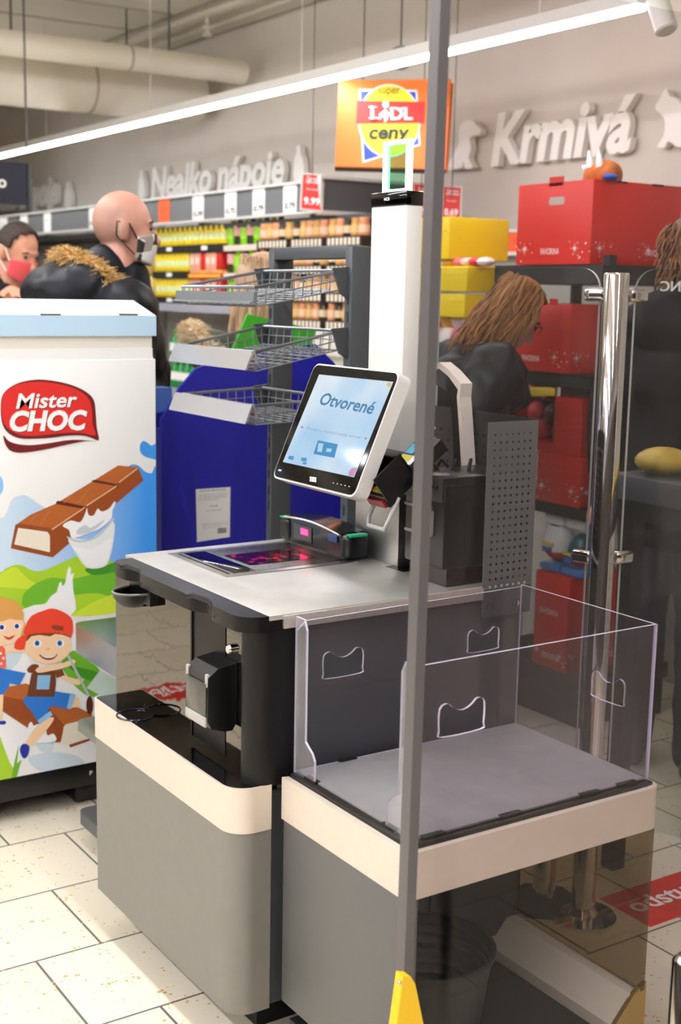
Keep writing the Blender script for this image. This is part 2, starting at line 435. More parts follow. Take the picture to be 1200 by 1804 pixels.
def bottle_cut(x0, x1, y0, y1, label):
    c = (x0 + x1) / 2; w = (x1 - x0) / 2; h = y1 - y0
    silhouette('bottle_cutout', [(c - w, y1), (c - w, y0 + h * .42), (c - w * .45, y0 + h * .2), (c - w * .45, y0 + 1), (c, y0 - 1), (c + w * .45, y0 + 1), (c + w * .45, y0 + h * .2), (c + w, y0 + h * .42), (c + w, y1)], label, 3)
bottle_cut(252, 262, 302, 348, 'white bottle figure on the wall just left of the soft drinks words')
bottle_cut(527, 543, 258, 318, 'white bottle figure on the wall right of the soft drinks words')
bottle_cut(121, 132, 322, 364, 'white bottle figure on the wall left of the bald man')

# ------------------------------------------------------------------ floor stickers
def floor_sticker(x0, y0, x1, y1, word, label, tx, th):
    t = thing('floor_sticker', label, 'sticker', (x0, y0, 0), 'red distance stickers on the floor')
    MB().mat(M('red_sticker', '#D42A24', .45)).box((x0, y0, .0002), (x1, y1, .0015)).build('strip', None, t)
    b = MB().mat(PAPER); text(b, word, (tx, (y0 + y1) / 2 - th / 2, .0019), (1, 0, 0), (0, 1, 0), None, th, .02); b.build('lettering', None, t)
a = onz(1160, 1618, 0)
floor_sticker(2.33, 2.07, 3.3, 2.25, 'odstup', 'red sticker strip with white lettering on the floor right of the bag stand', 2.36, .09)
t = thing('floor_sticker', 'red sticker strip mirrored in the glossy kiosk front', 'sticker', (.4, 4.3, 0), 'red distance stickers on the floor')
MB().mat(M('red_sticker')).box((-.7, 4.31, .0002), (.43, 4.49, .0015)).build('strip', None, t)
b = MB().mat(PAPER); text(b, 'Dodržujte odstup', (-.66, 4.35, .0019), (1, 0, 0), (0, 1, 0), 1.05, None, .02); b.build('lettering', None, t)

# ------------------------------------------------------------------ hanging signs
def quad_frame(pxs, D, Dd=None):
    return [at(x, y, D if Dd is None else Dd[i]) for i, (x, y) in enumerate(pxs)]
# orange price sign
SD = 5.7
def orange_sign():
    tl, tr, brr, bl = quad_frame(((597, 142), (765, 138), (758, 297), (590, 293)), SD)
    c = (tl + tr + brr + bl) / 4
    u = (tr - tl + brr - bl).normalized(); v = (tl - bl + tr - brr); v = (v - u * v.dot(u)).normalized(); n = u.cross(v)
    w = 797 - 597; ppm = F_PX / SD
    def P(x, y, o=0):       # a place on the sign face (picture scale), o metres in front
        p = at(x, y, SD); d = p - tl
        return tl + u * d.dot(u) + v * d.dot(v) + n * o
    t = thing('price_sign', 'orange hanging sign with a yellow disc and red band lettering', 'sign', tuple(c))
    ORG = M('orange_sign', '#F07A2C', .5); 
    full = [P(597, 142), P(795, 139), P(785, 298), P(590, 293)]
    MB().mat(ORG).prism(full, -n * .02).build('face_panel', None, t)
    MB().mat(M('sign_frame', '#2A2728', .5)).prism([p - n * .021 + v * (.008 if i < 2 else -.008) for i, p in enumerate(full)], -n * .03).build('frame', None, t)
    MB().mat(ORG).prism([p - n * .055 + u * .016 for p in full], -n * .012).build('rear_panel', None, t)
    b = MB()
    Wt = M('sign_white', '#F6F2F2', .5); BL = M('sign_blue', '#2746BC', .5); YE = M('sign_yellow', '#F9D926', .5)
    sq = [(632, 157), (735, 158.5), (741, 256), (639, 287)]
    b.mat(Wt).poly([P(x, y, .001) for x, y in sq])
    mx, my = 687, 221
    b.mat(BL).poly([P(mx + (x - mx) * .94, my + (y - my) * .94, .002) for x, y in sq])
    circ = lambda r1, r2: [(686 + r1 * math.cos(a * .1309), 213 - r2 * math.sin(a * .1309)) for a in range(48)]
    b.mat(Wt).poly([P(x, y, .003) for x, y in circ(55, 64.5)])
    b.mat(YE).poly([P(x, y, .004) for x, y in circ(52.5, 62)])
    b.mat(M('sign_red', '#C8241F', .5)).poly([P(x, y, .006) for x, y in ((629, 178), (748.5, 180), (746.5, 217.5), (628, 218.5))])
    b.build('logo', None, t)
    b = MB().mat(Wt)
    s = 1 / ppm
    text(b, 'L', P(653, 212, .008), u, v, 17 * s, 24 * s, .03)
    text(b, 'DL', P(688, 212, .008), u, v, 39 * s, 22 * s, .03)
    b.poly([P(x, y, .008) for x, y in ((667, 203), (679, 193), (689, 203), (684, 206), (682, 213), (677, 217), (677, 209))])
    b.poly([P(679.5 + 5.6 * math.cos(a * .4), 185 + 6.2 * math.sin(a * .4), .008) for a in range(16)])
    for (x0, x1, y) in ((650, 664, 189.5), (650, 672, 210), (686, 700, 192.5), (706, 718, 192.5)): b.box(P(x0, y - 1.5, .0075), P(x1, y + 1.5, .0078))
    b.build('white_lettering', None, t)
    b = MB().mat(M('sign_ink', '#4D4A1E', .6)); text(b, 'super', P(666, 171, .007), u, v, 39 * s, 15 * s, 0); b.build('small_lettering', None, t); b = MB().mat(M('sign_dark', '#1F3320', .6)); text(b, 'ceny', P(650, 254, .007), u, v, 72 * s, 26 * s, .03, .15); b.build('dark_lettering', None, t)
    for x in (640, 760): MB().mat(DARK).tube([P(x, 142, -.03), (P(x, 142).x, P(x, 142).y, 3.26)], .003, 6).build('suspension_wire', None, t)
orange_sign()
# dark hanging sign at the left edge
t = thing('hanging_sign', 'dark navy hanging aisle sign at the left edge', 'sign', tuple(at(20, 320, 7)))
YS = at(25, 320, 7).y
a, b_ = ony(-90, 280, YS), ony(48, 361, YS)
NAVY = M('navy_panel', '#15172B', .5)
MB().mat(NAVY).box((a.x, YS, b_.z), (b_.x, YS + .03, ony(20, 285, YS).z)).build('panel', None, t)
b = MB().mat(DARK)
e0, e1 = ony(50, 360, YS), ony(56, 360, YS)
b.box((e0.x, YS - .005, b_.z - .03), (e1.x, YS + .035, ony(50, 287, YS).z)); b.box((a.x, YS - .005, ony(20, 286, YS).z), (e1.x, YS + .035, ony(20, 284, YS).z)); b.build('frame', None, t)
b = MB().mat(PAPER); q0, q1 = ony(-14, 330, YS), ony(11, 316, YS); text(b, 'ro', (q0.x, YS - .002, q0.z), (1, 0, 0), (0, 0, 1), q1.x - q0.x, q1.z - q0.z, .03); b.build('lettering', None, t)
MB().mat(DARK).tube([(e0.x, YS + .01, e0.z + .3), (e0.x, YS + .01, 3.26)], .005, 6).build('suspension_rod', None, t)

# ------------------------------------------------------------------ self checkout kiosk
CREAM = M('cream_metal_band', '#E2D4C5', .34, .15, .02, 40, .25, 900)
MIRROR = M('black_mirror_glass', '#6B6660', .02, 1, bump=.6, bump_scale=5)
STEELC = M('worn_counter_steel', '#DAD8D4', .40, .8, .08, 9, .08, 60)
SHELFG = M('gloss_shelf', '#060607', .07)
ACR = glass_mat('clear_acrylic', '#F5F3F7', .0, 1.49, .006, .7)
ACE = M('acrylic_edge', '#D8D2E4', .25, 0, emit=0)
def onplane(x, y, p0, n):
    d = ray(x, y); return CAM + d * ((Vector(p0) - CAM).dot(n) / d.dot(n))
def outline_prism(mb, pts2, z0, z1): return mb.prism([(x, y, z0) for x, y in pts2], (0, 0, z1 - z0), True)
def perf(mb, O, u, v, nx, ny, cu, cv, mu, mv, r, th, clip=None):
    """sheet with a grid of round holes; O lower corner, u v directions, margins mu mv"""
    O, u, v = Vector(O), Vector(u), Vector(v); n = u.cross(v).normalized() * th
    us = [0] + [mu + i * cu for i in range(nx + 1)] + [2 * mu + nx * cu]; vs_ = [0] + [mv + j * cv for j in range(ny + 1)] + [2 * mv + ny * cv]
    P = lambda a, b, o: O + u * a + v * b + n * o
    for i in range(len(us) - 1):
        for j in range(len(vs_) - 1):
            a0, a1, b0, b1 = us[i], us[i + 1], vs_[j], vs_[j + 1]
            if 0 < i < len(us) - 2 and 0 < j < len(vs_) - 2:
                ca, cb_ = (a0 + a1) / 2, (b0 + b1) / 2
                vv = []; k8 = 8
                cor = [(a1, cb_), (a1, b1), (ca, b1), (a0, b1), (a0, cb_), (a0, b0), (ca, b0), (a1, b0)]
                for o in (0, 1):
                    vv += [P(x, y, o) for x, y in cor] + [P(ca + r * math.cos(k * math.pi / 4), cb_ + r * math.sin(k * math.pi / 4), o) for k in range(8)]
                fs = []
                for k in range(8):
                    q = (k + 1) % 8
                    fs += [(k, q, 8 + q, 8 + k), (16 + q, 16 + k, 24 + k, 24 + q), (8 + k, 8 + q, 24 + q, 24 + k)]
                mb.add(vv, fs)
            else:
                mb.add([P(a0, b0, 0), P(a1, b0, 0), P(a1, b1, 0), P(a0, b1, 0), P(a0, b0, 1), P(a1, b0, 1), P(a1, b1, 1), P(a0, b1, 1)], [(0, 1, 2, 3), (7, 6, 5, 4)])
    A, B = us[-1], vs_[-1]
    c = [P(0, 0, 0), P(A, 0, 0), P(A, B, 0), P(0, B, 0), P(0, 0, 1), P(A, 0, 1), P(A, B, 1), P(0, B, 1)]
    mb.add(c, [(0, 4, 5, 1), (1, 5, 6, 2), (2, 6, 7, 3), (3, 7, 4, 0)])
    return mb
def front_outline(x0, y0, x1, y1, r, r2):       # rounded at the two corners on the customer side
    o = []
    for cx, cy, a0, rr in ((x0 + r, y0 + r, 180, r),):
        o += [(cx + rr * math.cos(math.radians(a0 + 90 * k / 8)), cy + rr * math.sin(math.radians(a0 + 90 * k / 8))) for k in range(9)]
    o += [(x1, y0), (x1, y1)]
    o += [(x0 + r2 + r2 * math.cos(math.radians(90 + 90 * k / 6)), y1 - r2 + r2 * math.sin(math.radians(90 + 90 * k / 6))) for k in range(7)]
    return o
K = thing('self_checkout_kiosk', 'self checkout kiosk with steel scanner counter, touch screen and tall white signal pole', 'checkout', (1.5, 2.45, 0))
b = MB().mat(GREY); outline_prism(b, front_outline(1.158, 2.105, 1.245, 2.80, .05, .012), .1, .492); b.build('front_door', None, K)
b = MB().mat(ANTHRA).box((1.245, 2.118, .1), (1.895, 2.795, .575)).box((1.238, 2.118, .57), (1.895, 2.795, .905)); b.build('body', None, K)
b = MB().mat(BLACK_SATIN).box((1.27, 2.2, 0.0), (1.85, 2.75, .1)); b.build('plinth', None, K)
b = MB().mat(CREAM); outline_prism(b, front_outline(1.156, 2.103, 1.244, 2.802, .052, .014), .49, .584); b.build('bumper_band', None, K)
b = MB().mat(SHELFG); outline_prism(b, front_outline(1.161, 2.108, 1.30, 2.80, .048, .012), .57, .5846)
sh = b.build('bag_shelf', None, K)
c = onz(238, 1261, .583)
b = MB().mat(M('ring_navy', '#1B1D33', .15)).tube([(c.x + .042 * math.cos(k * .2618), c.y + .042 * math.sin(k * .2618), .5856) for k in range(24)], .0022, 6, True); b.build('cup_ring', None, sh)
# mirror-black front with its recess, side wall and key lock
b = MB().mat(MIRROR).box((1.222, 2.12, .58), (1.237, 2.812, .905))
fp = b.build('front_panel', None, K)
q0, q1 = onx(340, 1062, 1.221), onx(397, 1250, 1.221)
b = MB().mat(BLACK_SATIN).box((1.2205, q0.y, .60), (1.223, q1.y, .895)).box((1.217, q0.y + .004, .60), (1.223, q0.y - .002, .895)); b.build('recess', None, fp)
q = onx(410, 1143, 1.222)
b = MB().mat(CHROME).tube([q, q + Vector((-.009, 0, 0)), q + Vector((-.012, 0, 0))], [.011, .011, .008], 20); b.build('lock_button', None, fp)
b = MB().mat(BLACK_SATIN)
o = front_outline(1.198, 2.104, 1.30, 2.152, .042, .006); outline_prism(b, o, .58, .905); b.build('corner_column', None, K)
# receipt unit on the front
r = onx
RU = MB().mat(BLACK)
DXR = -.045
side = [(x + DXR, z) for x, z in ((1.20, .789), (1.222, .806), (1.266, .812), (1.266, .688), (1.255, .672), (1.238, .672), (1.207, .682), (1.1985, .70))]
y0, y1 = 2.303, 2.205
RU.prism([(x, y0, z) for x, z in side], (0, y1 - y0, 0))
RU.mat(M('slot_black', '#050505', .4)).prism([(x + DXR, y0 - .012, z) for x, z in ((1.1995, .787), (1.222, .8045), (1.2225, .80), (1.203, .78))], (0, y1 - y0 + .024, 0))
ru = RU.build('receipt_unit', None, K)
b = MB().mat(M('dark_lid', '#4A4744', .22)).box((1.1962 + DXR, y0 - .006, .708), (1.1995 + DXR, y1 + .006, .776), .002); b.build('lid', None, ru)
b = MB().mat(M('grey_clear', '#A9A7A3', .15)).box((1.1945 + DXR, y0 - .004, .685), (1.2005 + DXR, y1 + .004, .707), .003); b.build('clear_flap', None, ru)
for ya_ in (y0, y1 + .014): MB().mat(M('grey_clear')).box((1.198 + DXR, ya_, .768), (1.206 + DXR, ya_ - .012, .796), .003).build('side_tab', None, ru)
# counter rim with two hook recesses, hooks, steel top
def rim():
    y = lambda a: a
    o = []
    for k in range(9): o.append((1.177 + .05 - .05 * math.cos(math.radians(90 * k / 8)) if False else 1.227 + .05 * math.cos(math.radians(270 - 90 * k / 8)), 2.15 + .05 * math.sin(math.radians(270 - 90 * k / 8))))
    w = lambda y0, y1: [(1.177 + .018 * (1 - math.cos(2 * math.pi * t / 10)) / 2 * 1.15, y0 + (y1 - y0) * t / 10) for t in range(11)]
    o += w(2.225, 2.335) + w(2.568, 2.66)
    o += [(1.177, 2.70), (1.18, 2.718), (1.19, 2.732), (1.205, 2.738), (1.262, 2.738), (1.262, 2.10)]
    return o
b = MB().mat(M('rim_black', '#09090A', .28, spec=.25)); outline_prism(b, rim(), .899, .9305); b.build('counter_rim', None, K)
for (ya, yb) in ((2.568, 2.66), (2.225, 2.335)):
    ym = (ya + yb) / 2
    hk = MB().mat(M('rim_black')).tube([(1.178, yb + .012, .925), (1.182, yb - .01, .931), (1.196, ym, .928), (1.196, ya + .012, .916), (1.18, ya - .006, .909)], .006, 8); hk.build('hook_lip', None, K)
b = MB().mat(BLACK)
cy = 2.628; n = 20
prof = [(math.cos(t), math.sin(t)) for t in [math.pi * k / n for k in range(n + 1)]]
rings = []
for k, (sc, z) in enumerate(((1.0, .905), (1.0, .875), (.93, .862), (.7, .845), (.45, .832), (.2, .826))):
    rings.append([(1.215 - .072 * sc * math.sin(math.pi * j / n), cy + .012 * k - .05 * sc * math.cos(math.pi * j / n), z if j not in () else z) for j in range(n + 1)])
vs = [p for rg in rings[1:] for p in rg]; m = n + 1
fs = [(i * m + j, i * m + j + 1, (i + 1) * m + j + 1, (i + 1) * m + j) for i in range(len(rings) - 2) for j in range(n)]
fs.append(tuple((len(rings) - 2) * m + j for j in range(m)))
b.add(vs, fs, True); b.box((1.203, cy - .05, .85), (1.222, cy + .06, .905))
hb = b.build('scoop_hook', None, K)
MB().mat(M('hook_edge', '#77746F', .3)).tube([(x, y, z + .001) for x, y, z in rings[1]], .0028, 6).build('hook_edge', None, hb)
b = MB().mat(STEELC).box((1.232, 2.098, .921), (1.905, 2.776, .9315), .002); ct = b.build('counter_top', None, K)
b = MB().mat(M('ribbed_alu', '#CFC9C1', .35, .8, .1, 300, .4, 500)).box((1.262, 2.092, .903), (1.765, 2.099, .929), .0015); b.build('edge_trim', None, ct)
# scanner bed
b = MB().mat(M('bed_frame', '#C4C3C0', .3, 1)).box((1.322, 2.44, .9315), (1.672, 2.735, .9335), .001)
sb = b.build('scanner_bed', None, K)
b = MB().mat(M('gap_black', '#0A0A0B', .6)).box((1.338, 2.462, .9333), (1.345, 2.712, .934)); b.build('gap', None, sb)
def rib_mat():
    m = M('ribbed_plate', '#8F8E90', .22, 1); nt = m.node_tree; L = nt.links.new; bs = nt.nodes['Principled BSDF']
    tc = nt.nodes.new('ShaderNodeTexCoord'); w = nt.nodes.new('ShaderNodeTexWave'); w.inputs['Scale'].default_value = 45; w.bands_direction = 'X'
    w2 = nt.nodes.new('ShaderNodeTexWave'); w2.inputs['Scale'].default_value = 45; w2.bands_direction = 'Y'
    ad = nt.nodes.new('ShaderNodeMath'); ad.operation = 'MULTIPLY'
    L(tc.outputs['Object'], w.inputs[0]); L(tc.outputs['Object'], w2.inputs[0]); L(w.outputs['Fac'], ad.inputs[0]); L(w2.outputs['Fac'], ad.inputs[1])
    bp = nt.nodes.new('ShaderNodeBump'); bp.inputs['Strength'].default_value = .7; bp.inputs['Distance'].default_value = .002
    L(ad.outputs[0], bp.inputs['Height']); L(bp.outputs[0], bs.inputs['Normal'])
    return m
b = MB().mat(rib_mat()).box((1.41, 2.462, .9334), (1.648, 2.712, .9345), .0005); b.build('ribbed_plate', None, sb)
b = MB().mat(M('polished_plate', '#77777C', .06, 1)).box((1.352, 2.462, .9334), (1.41, 2.712, .9345), .0005); b.build('polished_plate', None, sb)
b = MB().mat(M('window_frame_dark', '#161417', .1)).box((1.425, 2.515, .9346), (1.608, 2.64, .9352)); wn = b.build('scanner_window', None, sb)
REDL = M('red_scan_light', '#FF1A3C', .5, emit=14)
def red_glow():
    m = bpy.data.materials.new('red_lit_glass'); m.use_nodes = True; nt = m.node_tree; bs = nt.nodes['Principled BSDF']; L = nt.links.new
    bs.inputs['Base Color'].default_value = lin('#12060A'); bs.inputs['Roughness'].default_value = .05
    n = nt.nodes.new('ShaderNodeTexNoise'); n.inputs['Scale'].default_value = 28; n.inputs['Detail'].default_value = 4
    tc = nt.nodes.new('ShaderNodeTexCoord'); L(tc.outputs['Object'], n.inputs[0])
    r = nt.nodes.new('ShaderNodeValToRGB'); r.color_ramp.elements[0].position = .54; r.color_ramp.elements[0].color = (.012, 0, .003, 1); r.color_ramp.elements[1].position = .8; r.color_ramp.elements[1].color = (1, .03, .1, 1)
    L(n.outputs['Fac'], r.inputs[0]); L(r.outputs[0], bs.inputs['Emission Color']); bs.inputs['Emission Strength'].default_value = 2.0
    return m
b = MB().mat(red_glow()).box((1.432, 2.52, .9352), (1.60, 2.634, .9356)); b.build('lit_glass', None, wn)
# upright scanner tower, bowed towards the customer
TX = 1.66
def bow(y, d=.0): t = (y - 2.565) / .195; return TX - .0 + .014 * t * t * 0 + d
b = MB().mat(GLOSS_BLACK)
N_ = 16; ys = [2.484 + (2.735 - 2.484) * k / N_ for k in range(N_ + 1)]
top = [.986 + .009 * math.sin(math.pi * k / N_) + .006 * k / N_ for k in range(N_ + 1)]
pr = [(TX, y, z) for y, z in zip(ys, top)] + [(TX, 2.735, .9335), (TX, 2.484, .9335)]
b.prism(pr, (.05, 0, 0)); tw = b.build('scanner_tower', None, K)
b = MB().mat(M('tower_black', '#0A0A0B', .35)).box((TX - .012, 2.452, .9335), (TX + .052, 2.487, .993), .012, 3); b.build('end_block', None, tw)
b = MB().mat(M('tower_black')).box((TX - .008, 2.728, .9335), (TX + .055, 2.772, .992), .012, 3); b.build('end_block', None, tw)
b = MB().mat(M('tower_cap', '#222224', .12, .4)); 
for k in range(N_):
    b.add([(TX - .012, ys[k], top[k]), (TX - .012, ys[k + 1], top[k + 1]), (TX + .055, ys[k + 1], top[k + 1] + .002), (TX + .055, ys[k], top[k] + .002), (TX - .012, ys[k], top[k] + .006), (TX - .012, ys[k + 1], top[k + 1] + .006), (TX + .055, ys[k + 1], top[k + 1] + .01), (TX + .055, ys[k], top[k] + .01)], [(4, 5, 6, 7), (0, 1, 5, 4), (3, 7, 6, 2)], True)
b.build('cap', None, tw)
b = MB().mat(M('cap_edge', '#D9D6D2', .2, .6)).tube([(TX - .013, ys[k], top[k] + .004) for k in range(N_ + 1)], .0028, 6); b.build('cap_edge', None, tw)
GRN = M('green_led', '#128A5C', .4, emit=.5)
b = MB().mat(GRN).box((TX - .004, 2.4505, .9885), (TX + .045, 2.47, .9945), .001); b.build('led_strip', None, tw)
b = MB().mat(GRN).box((TX - .01, 2.73, .9905), (TX + .02, 2.765, .9938), .001); b.build('led_strip', None, tw)
b = MB().mat(M('sensor_glass', '#3B3A3B', .05)).box((TX - .002, 2.625, .945), (TX + .001, 2.708, .984)); b.build('sensor_glass', None, tw)
b = MB().mat(REDL).box((TX - .004, 2.642, .962), (TX - .001, 2.672, .976)); b.build('scan_light', None, tw)
b = MB().mat(M('blue_glass', '#1B3A78', .1)).box((TX - .003, 2.51, .966), (TX, 2.55, .986)).mat(M('glass_reddish', '#3A1416', .08)).box((TX - .003, 2.492, .938), (TX, 2.55, .96)); b.build('mirror_pane', None, tw)
b = MB().mat(GLOSS_BLACK).box((1.70, 2.30, .9316), (1.80, 2.37, .9322)); b.build('cable_cover', None, ct)
# touch screen
FB, FT = Vector((1.5, 0, 1.133)), Vector((1.61, 0, 1.387))
SV = (FT - FB).normalized(); SU = Vector((0, -1, 0)); SN = SU.cross(SV)     # SN looks at the customer
YL, YR = 2.545, 2.214; SW = YL - YR; SH = (FT - FB).length
S0 = Vector((FB.x, YL, FB.z))
def S(u, v, o=0): return S0 + SU * u + SV * v + SN * o
def slab(mb, u0, v0, u1, v1, r, o0, o1): return mb.prism([S(x, y, o0) for x, y in rrect(u0, v0, u1, v1, r)], SN * (o1 - o0), True)
b = MB().mat(M('silver_shell', '#DAD6D1', .35)); slab(b, -.004, -.004, SW + .004, SH + .004, .018, -.036, -.002); mon = b.build('touch_screen', None, K)
b = MB().mat(M('bezel_glass', '#040406', .05, spec=.22)); slab(b, 0, 0, SW, SH, .016, -.003, .0); b.build('bezel', None, mon)
n_ = SN
def Spx(x, y, o=.0012): p = onplane(x, y, S0, n_); return p + SN * o
def screen_mat():
    m = bpy.data.materials.new('lit_display'); m.use_nodes = True; nt = m.node_tree; bs = nt.nodes['Principled BSDF']; L = nt.links.new
    bs.inputs['Base Color'].default_value = (.02, .02, .03, 1); bs.inputs['Roughness'].default_value = .06
    tc = nt.nodes.new('ShaderNodeTexCoord'); n = nt.nodes.new('ShaderNodeTexNoise'); n.inputs['Scale'].default_value = 5; L(tc.outputs['Object'], n.inputs[0])
    r = nt.nodes.new('ShaderNodeValToRGB'); r.color_ramp.elements[0].color = lin('#A9D3F3'); r.color_ramp.elements[0].position = .35; r.color_ramp.elements[1].color = lin('#E4F2FB'); r.color_ramp.elements[1].position = .65
    L(n.outputs['Fac'], r.inputs[0]); L(r.outputs[0], bs.inputs['Emission Color']); bs.inputs['Emission Strength'].default_value = .85
    return m
b = MB().mat(screen_mat()).prism([Spx(x, y, .0002) for x, y in ((499, 814), (624, 841), (693, 673), (563, 660))], SN * .0008); ds = b.build('display', None, mon)
def lit(nm, h, e=.8):
    m = M(nm, '#040405', .3, spec=.1); bs = m.node_tree.nodes['Principled BSDF']; bs.inputs['Emission Color'].default_value = lin(h); bs.inputs['Emission Strength'].default_value = e; return m
b = MB().mat(lit('ui_text_blue', '#5AA6DC', .55))
q = Spx(564, 712); text(b, 'Otvorené', Spx(562, 713), (Spx(657, 731) - Spx(562, 713)), SV, (Spx(657, 728) - Spx(562, 713)).length, .030, .02, .15)
b.build('screen_heading', None, ds); b = MB().mat(lit('ui_text_grey', '#9FB6CC')); text(b, 'Prosím, naskenujte tovar', Spx(540, 758), (Spx(636, 775) - Spx(540, 758)), SV, (Spx(636, 775) - Spx(540, 758)).length, .008, 0)
b.build('screen_line', None, ds); b = MB().mat(lit('ui_tile', '#3F9BD8')).poly([Spx(x, y) for x, y in ((553, 800), (590, 807), (596, 783), (561, 776))])
b.mat(lit('ui_pale', '#BFE3F8')).poly([Spx(x, y, .0016) for x, y in ((560, 796), (568, 797), (571, 782), (562, 781))]).poly([Spx(x, y, .0016) for x, y in ((575, 796), (584, 797), (586, 791), (577, 790))])
b.build('picture_tile', None, ds); b = MB().mat(lit('ui_icon', '#4FA3D9')).poly([Spx(x, y) for x, y in ((508, 809), (517, 811), (519, 804), (510, 803))]); b.build('screen_icon', None, ds); b = MB().mat(lit('ui_icon', '#4FA3D9')).poly([Spx(x, y) for x, y in ((531, 812), (540, 814), (542, 807), (532, 806))]).poly([Spx(x, y) for x, y in ((534, 818), (540, 819), (541, 815), (535, 814))])
b.build('screen_icon', None, ds); b = MB().mat(lit('ui_pink', '#DE9CC8')).poly([Spx(x, y) for x, y in ((614, 838), (624, 840), (630, 824), (621, 825), (616, 830))])
b.build('corner_button', None, ds); b = MB().mat(lit('ui_yellow', '#F0D46A')).poly([Spx(686 + 4 * math.cos(k * .5), 678 + 4 * math.sin(k * .5)) for k in range(12)])
b.build('corner_badge', None, ds); b = MB().mat(lit('ui_dot', '#E06AA0')).poly([Spx(645 + 2 * math.cos(k), 773 + 2 * math.sin(k)) for k in range(6)]).poly([Spx(533 + 2 * math.cos(k), 753 + 2 * math.sin(k)) for k in range(6)])
b.build('marker_dot', None, ds)
b = MB().mat(PAPER)
for dx, dy, w in ((-4, 0, 2.2), (0, .6, 2.2), (4, 1.2, 2.2)):
    for rr in range(2): b.poly([Spx(552 + dx + a, 842 + dy + rr * 4.4 + c_) for a, c_ in ((-1.6, 1.6), (1.6, 2.2), (2.2, -1.6), (-1, -2.2))])
b.build('maker_mark', None, mon); b = MB().mat(PAPER)
for k in range(5): b.poly([Spx(588 + k * 7 + .9 * math.cos(a), 851 + k * 1.6 + .9 * math.sin(a)) for a in range(6)])
b.build('status_light', None, mon); b = MB().mat(PAPER); b.poly([Spx(x, y) for x, y in ((491, 829.5), (496, 830.5), (496.7, 828), (491.7, 827))])
b.build('bezel_mark', None, mon)
b = MB().mat(BLACK).box((1.60, 2.30, 1.13), (1.735, 2.47, 1.20), .01).box((1.585, 2.33, 1.16), (1.64, 2.45, 1.30), .01); b.build('screen_bracket', None, K)
# signal pole
PX0, PX1 = 1.73, 1.775
b = MB().mat(WHITE).box((PX0, 2.365, .93), (PX1, 2.502, 1.748), .003); pl = b.build('signal_pole', None, K)
b = MB().mat(GLOSS_BLACK).box((PX0 - .001, 2.364, 1.748), (PX1 + .001, 2.503, 1.779), .002); b.build('pole_cap', None, pl)
b = MB().mat(PAPER); text(b, 'NCR', (PX0 - .0016, 2.45, 1.76), (0, -1, 0), (0, 0, 1), .022, .007, .02); b.build('cap_mark', None, pl)
LZ0, LZ1 = 1.779, 1.893
GE = M('green_edge_light', '#D9FFF0', .4, emit=1.6)
f0, f1 = 2.482, 2.385; XF = 1.745
b = MB().mat(GE).box((XF, f0, LZ0), (XF + .014, f0 - .009, LZ1)).box((XF, f1, LZ0), (XF + .014, f1 + .009, LZ1)).box((XF, f0, LZ1 - .009), (XF + .014, f1, LZ1)).box((XF, f0, LZ0), (XF + .014, f1, LZ0 + .007)); b.build('light_frame', None, pl)
b = MB().mat(glass_mat('green_pane', '#C8F2DC')).box((XF + .005, f0 - .008, LZ0 + .006), (XF + .009, f1 + .008, LZ1 - .008)); b.build('light_pane', None, pl)
b = MB().mat(STEEL).box((1.722, 2.352, .9316), (1.79, 2.53, 1.115), .002); b.build('pole_foot', None, pl)
# perforated guard sheets at the back and at the near side
b = MB().mat(M('perforated_black', '#101112', .4)); perf(b, (1.905, 2.80, .935), (0, -1, 0), (0, 0, 1), 24, 11, .0266, .0246, .031, .042, .0048, .002); b.build('rear_guard', None, K)
b = MB().mat(M('perforated_grey', '#58595B', .45)); perf(b, (1.765, 2.100, .90), (1, 0, 0), (0, 0, 1), 7, 21, .0166, .0166, .0125, .0195, .0034, .002)
b.box((1.765, 2.0985, .86), (1.905, 2.1, .90)); b.build('side_guard', None, K)
for x in (1.785, 1.86): MB().mat(CHROME).tube([(x, 2.098, .885), (x, 2.092, .885)], .008, 12).build('guard_bolt', None, K)
# black cash unit
b = MB().mat(M('cash_black', '#0C0C0D', .3, 0, .15, 14)).box((1.672, 2.122, .972), (1.885, 2.262, 1.155), .006).box((1.666, 2.118, 1.15), (1.887, 2.266, 1.172), .004)
cu = b.build('cash_unit', None, K)
b = MB().mat(M('cash_front', '#111112', .35)).box((1.662, 2.118, 1.118), (1.674, 2.266, 1.172), .003)
for y in (2.23, 2.135, 2.15): b.mat(GLOSS_BLACK).tube([(1.6625, y, 1.150), (1.661, y, 1.150)], .003, 8)
b.build('front_plate', None, cu)
b = MB().mat(GLOSS_BLACK).box((1.668, 2.16, 1.045), (1.675, 2.252, 1.098)).mat(M('slot_grey', '#8B8886', .3)).box((1.665, 2.157, 1.039), (1.673, 2.255, 1.046), .002).box((1.665, 2.157, 1.046), (1.673, 2.163, 1.102)).box((1.665, 2.157, 1.097), (1.673, 2.255, 1.103)); b.build('cash_slot', None, cu)
b = MB().mat(M('cash_base', '#231416', .25)).box((1.69, 2.13, .9316), (1.88, 2.25, .973)); b.build('base', None, cu)
b = MB().mat(BLACK)
for k in range(4): b.tube([(1.70 + .03 * k, 2.25 - .02 * k, 1.172), (1.71 + .03 * k, 2.24 - .015 * k, 1.195), (1.73 + .03 * k, 2.225, 1.178)], .004, 6)
b.build('cable', None, cu)
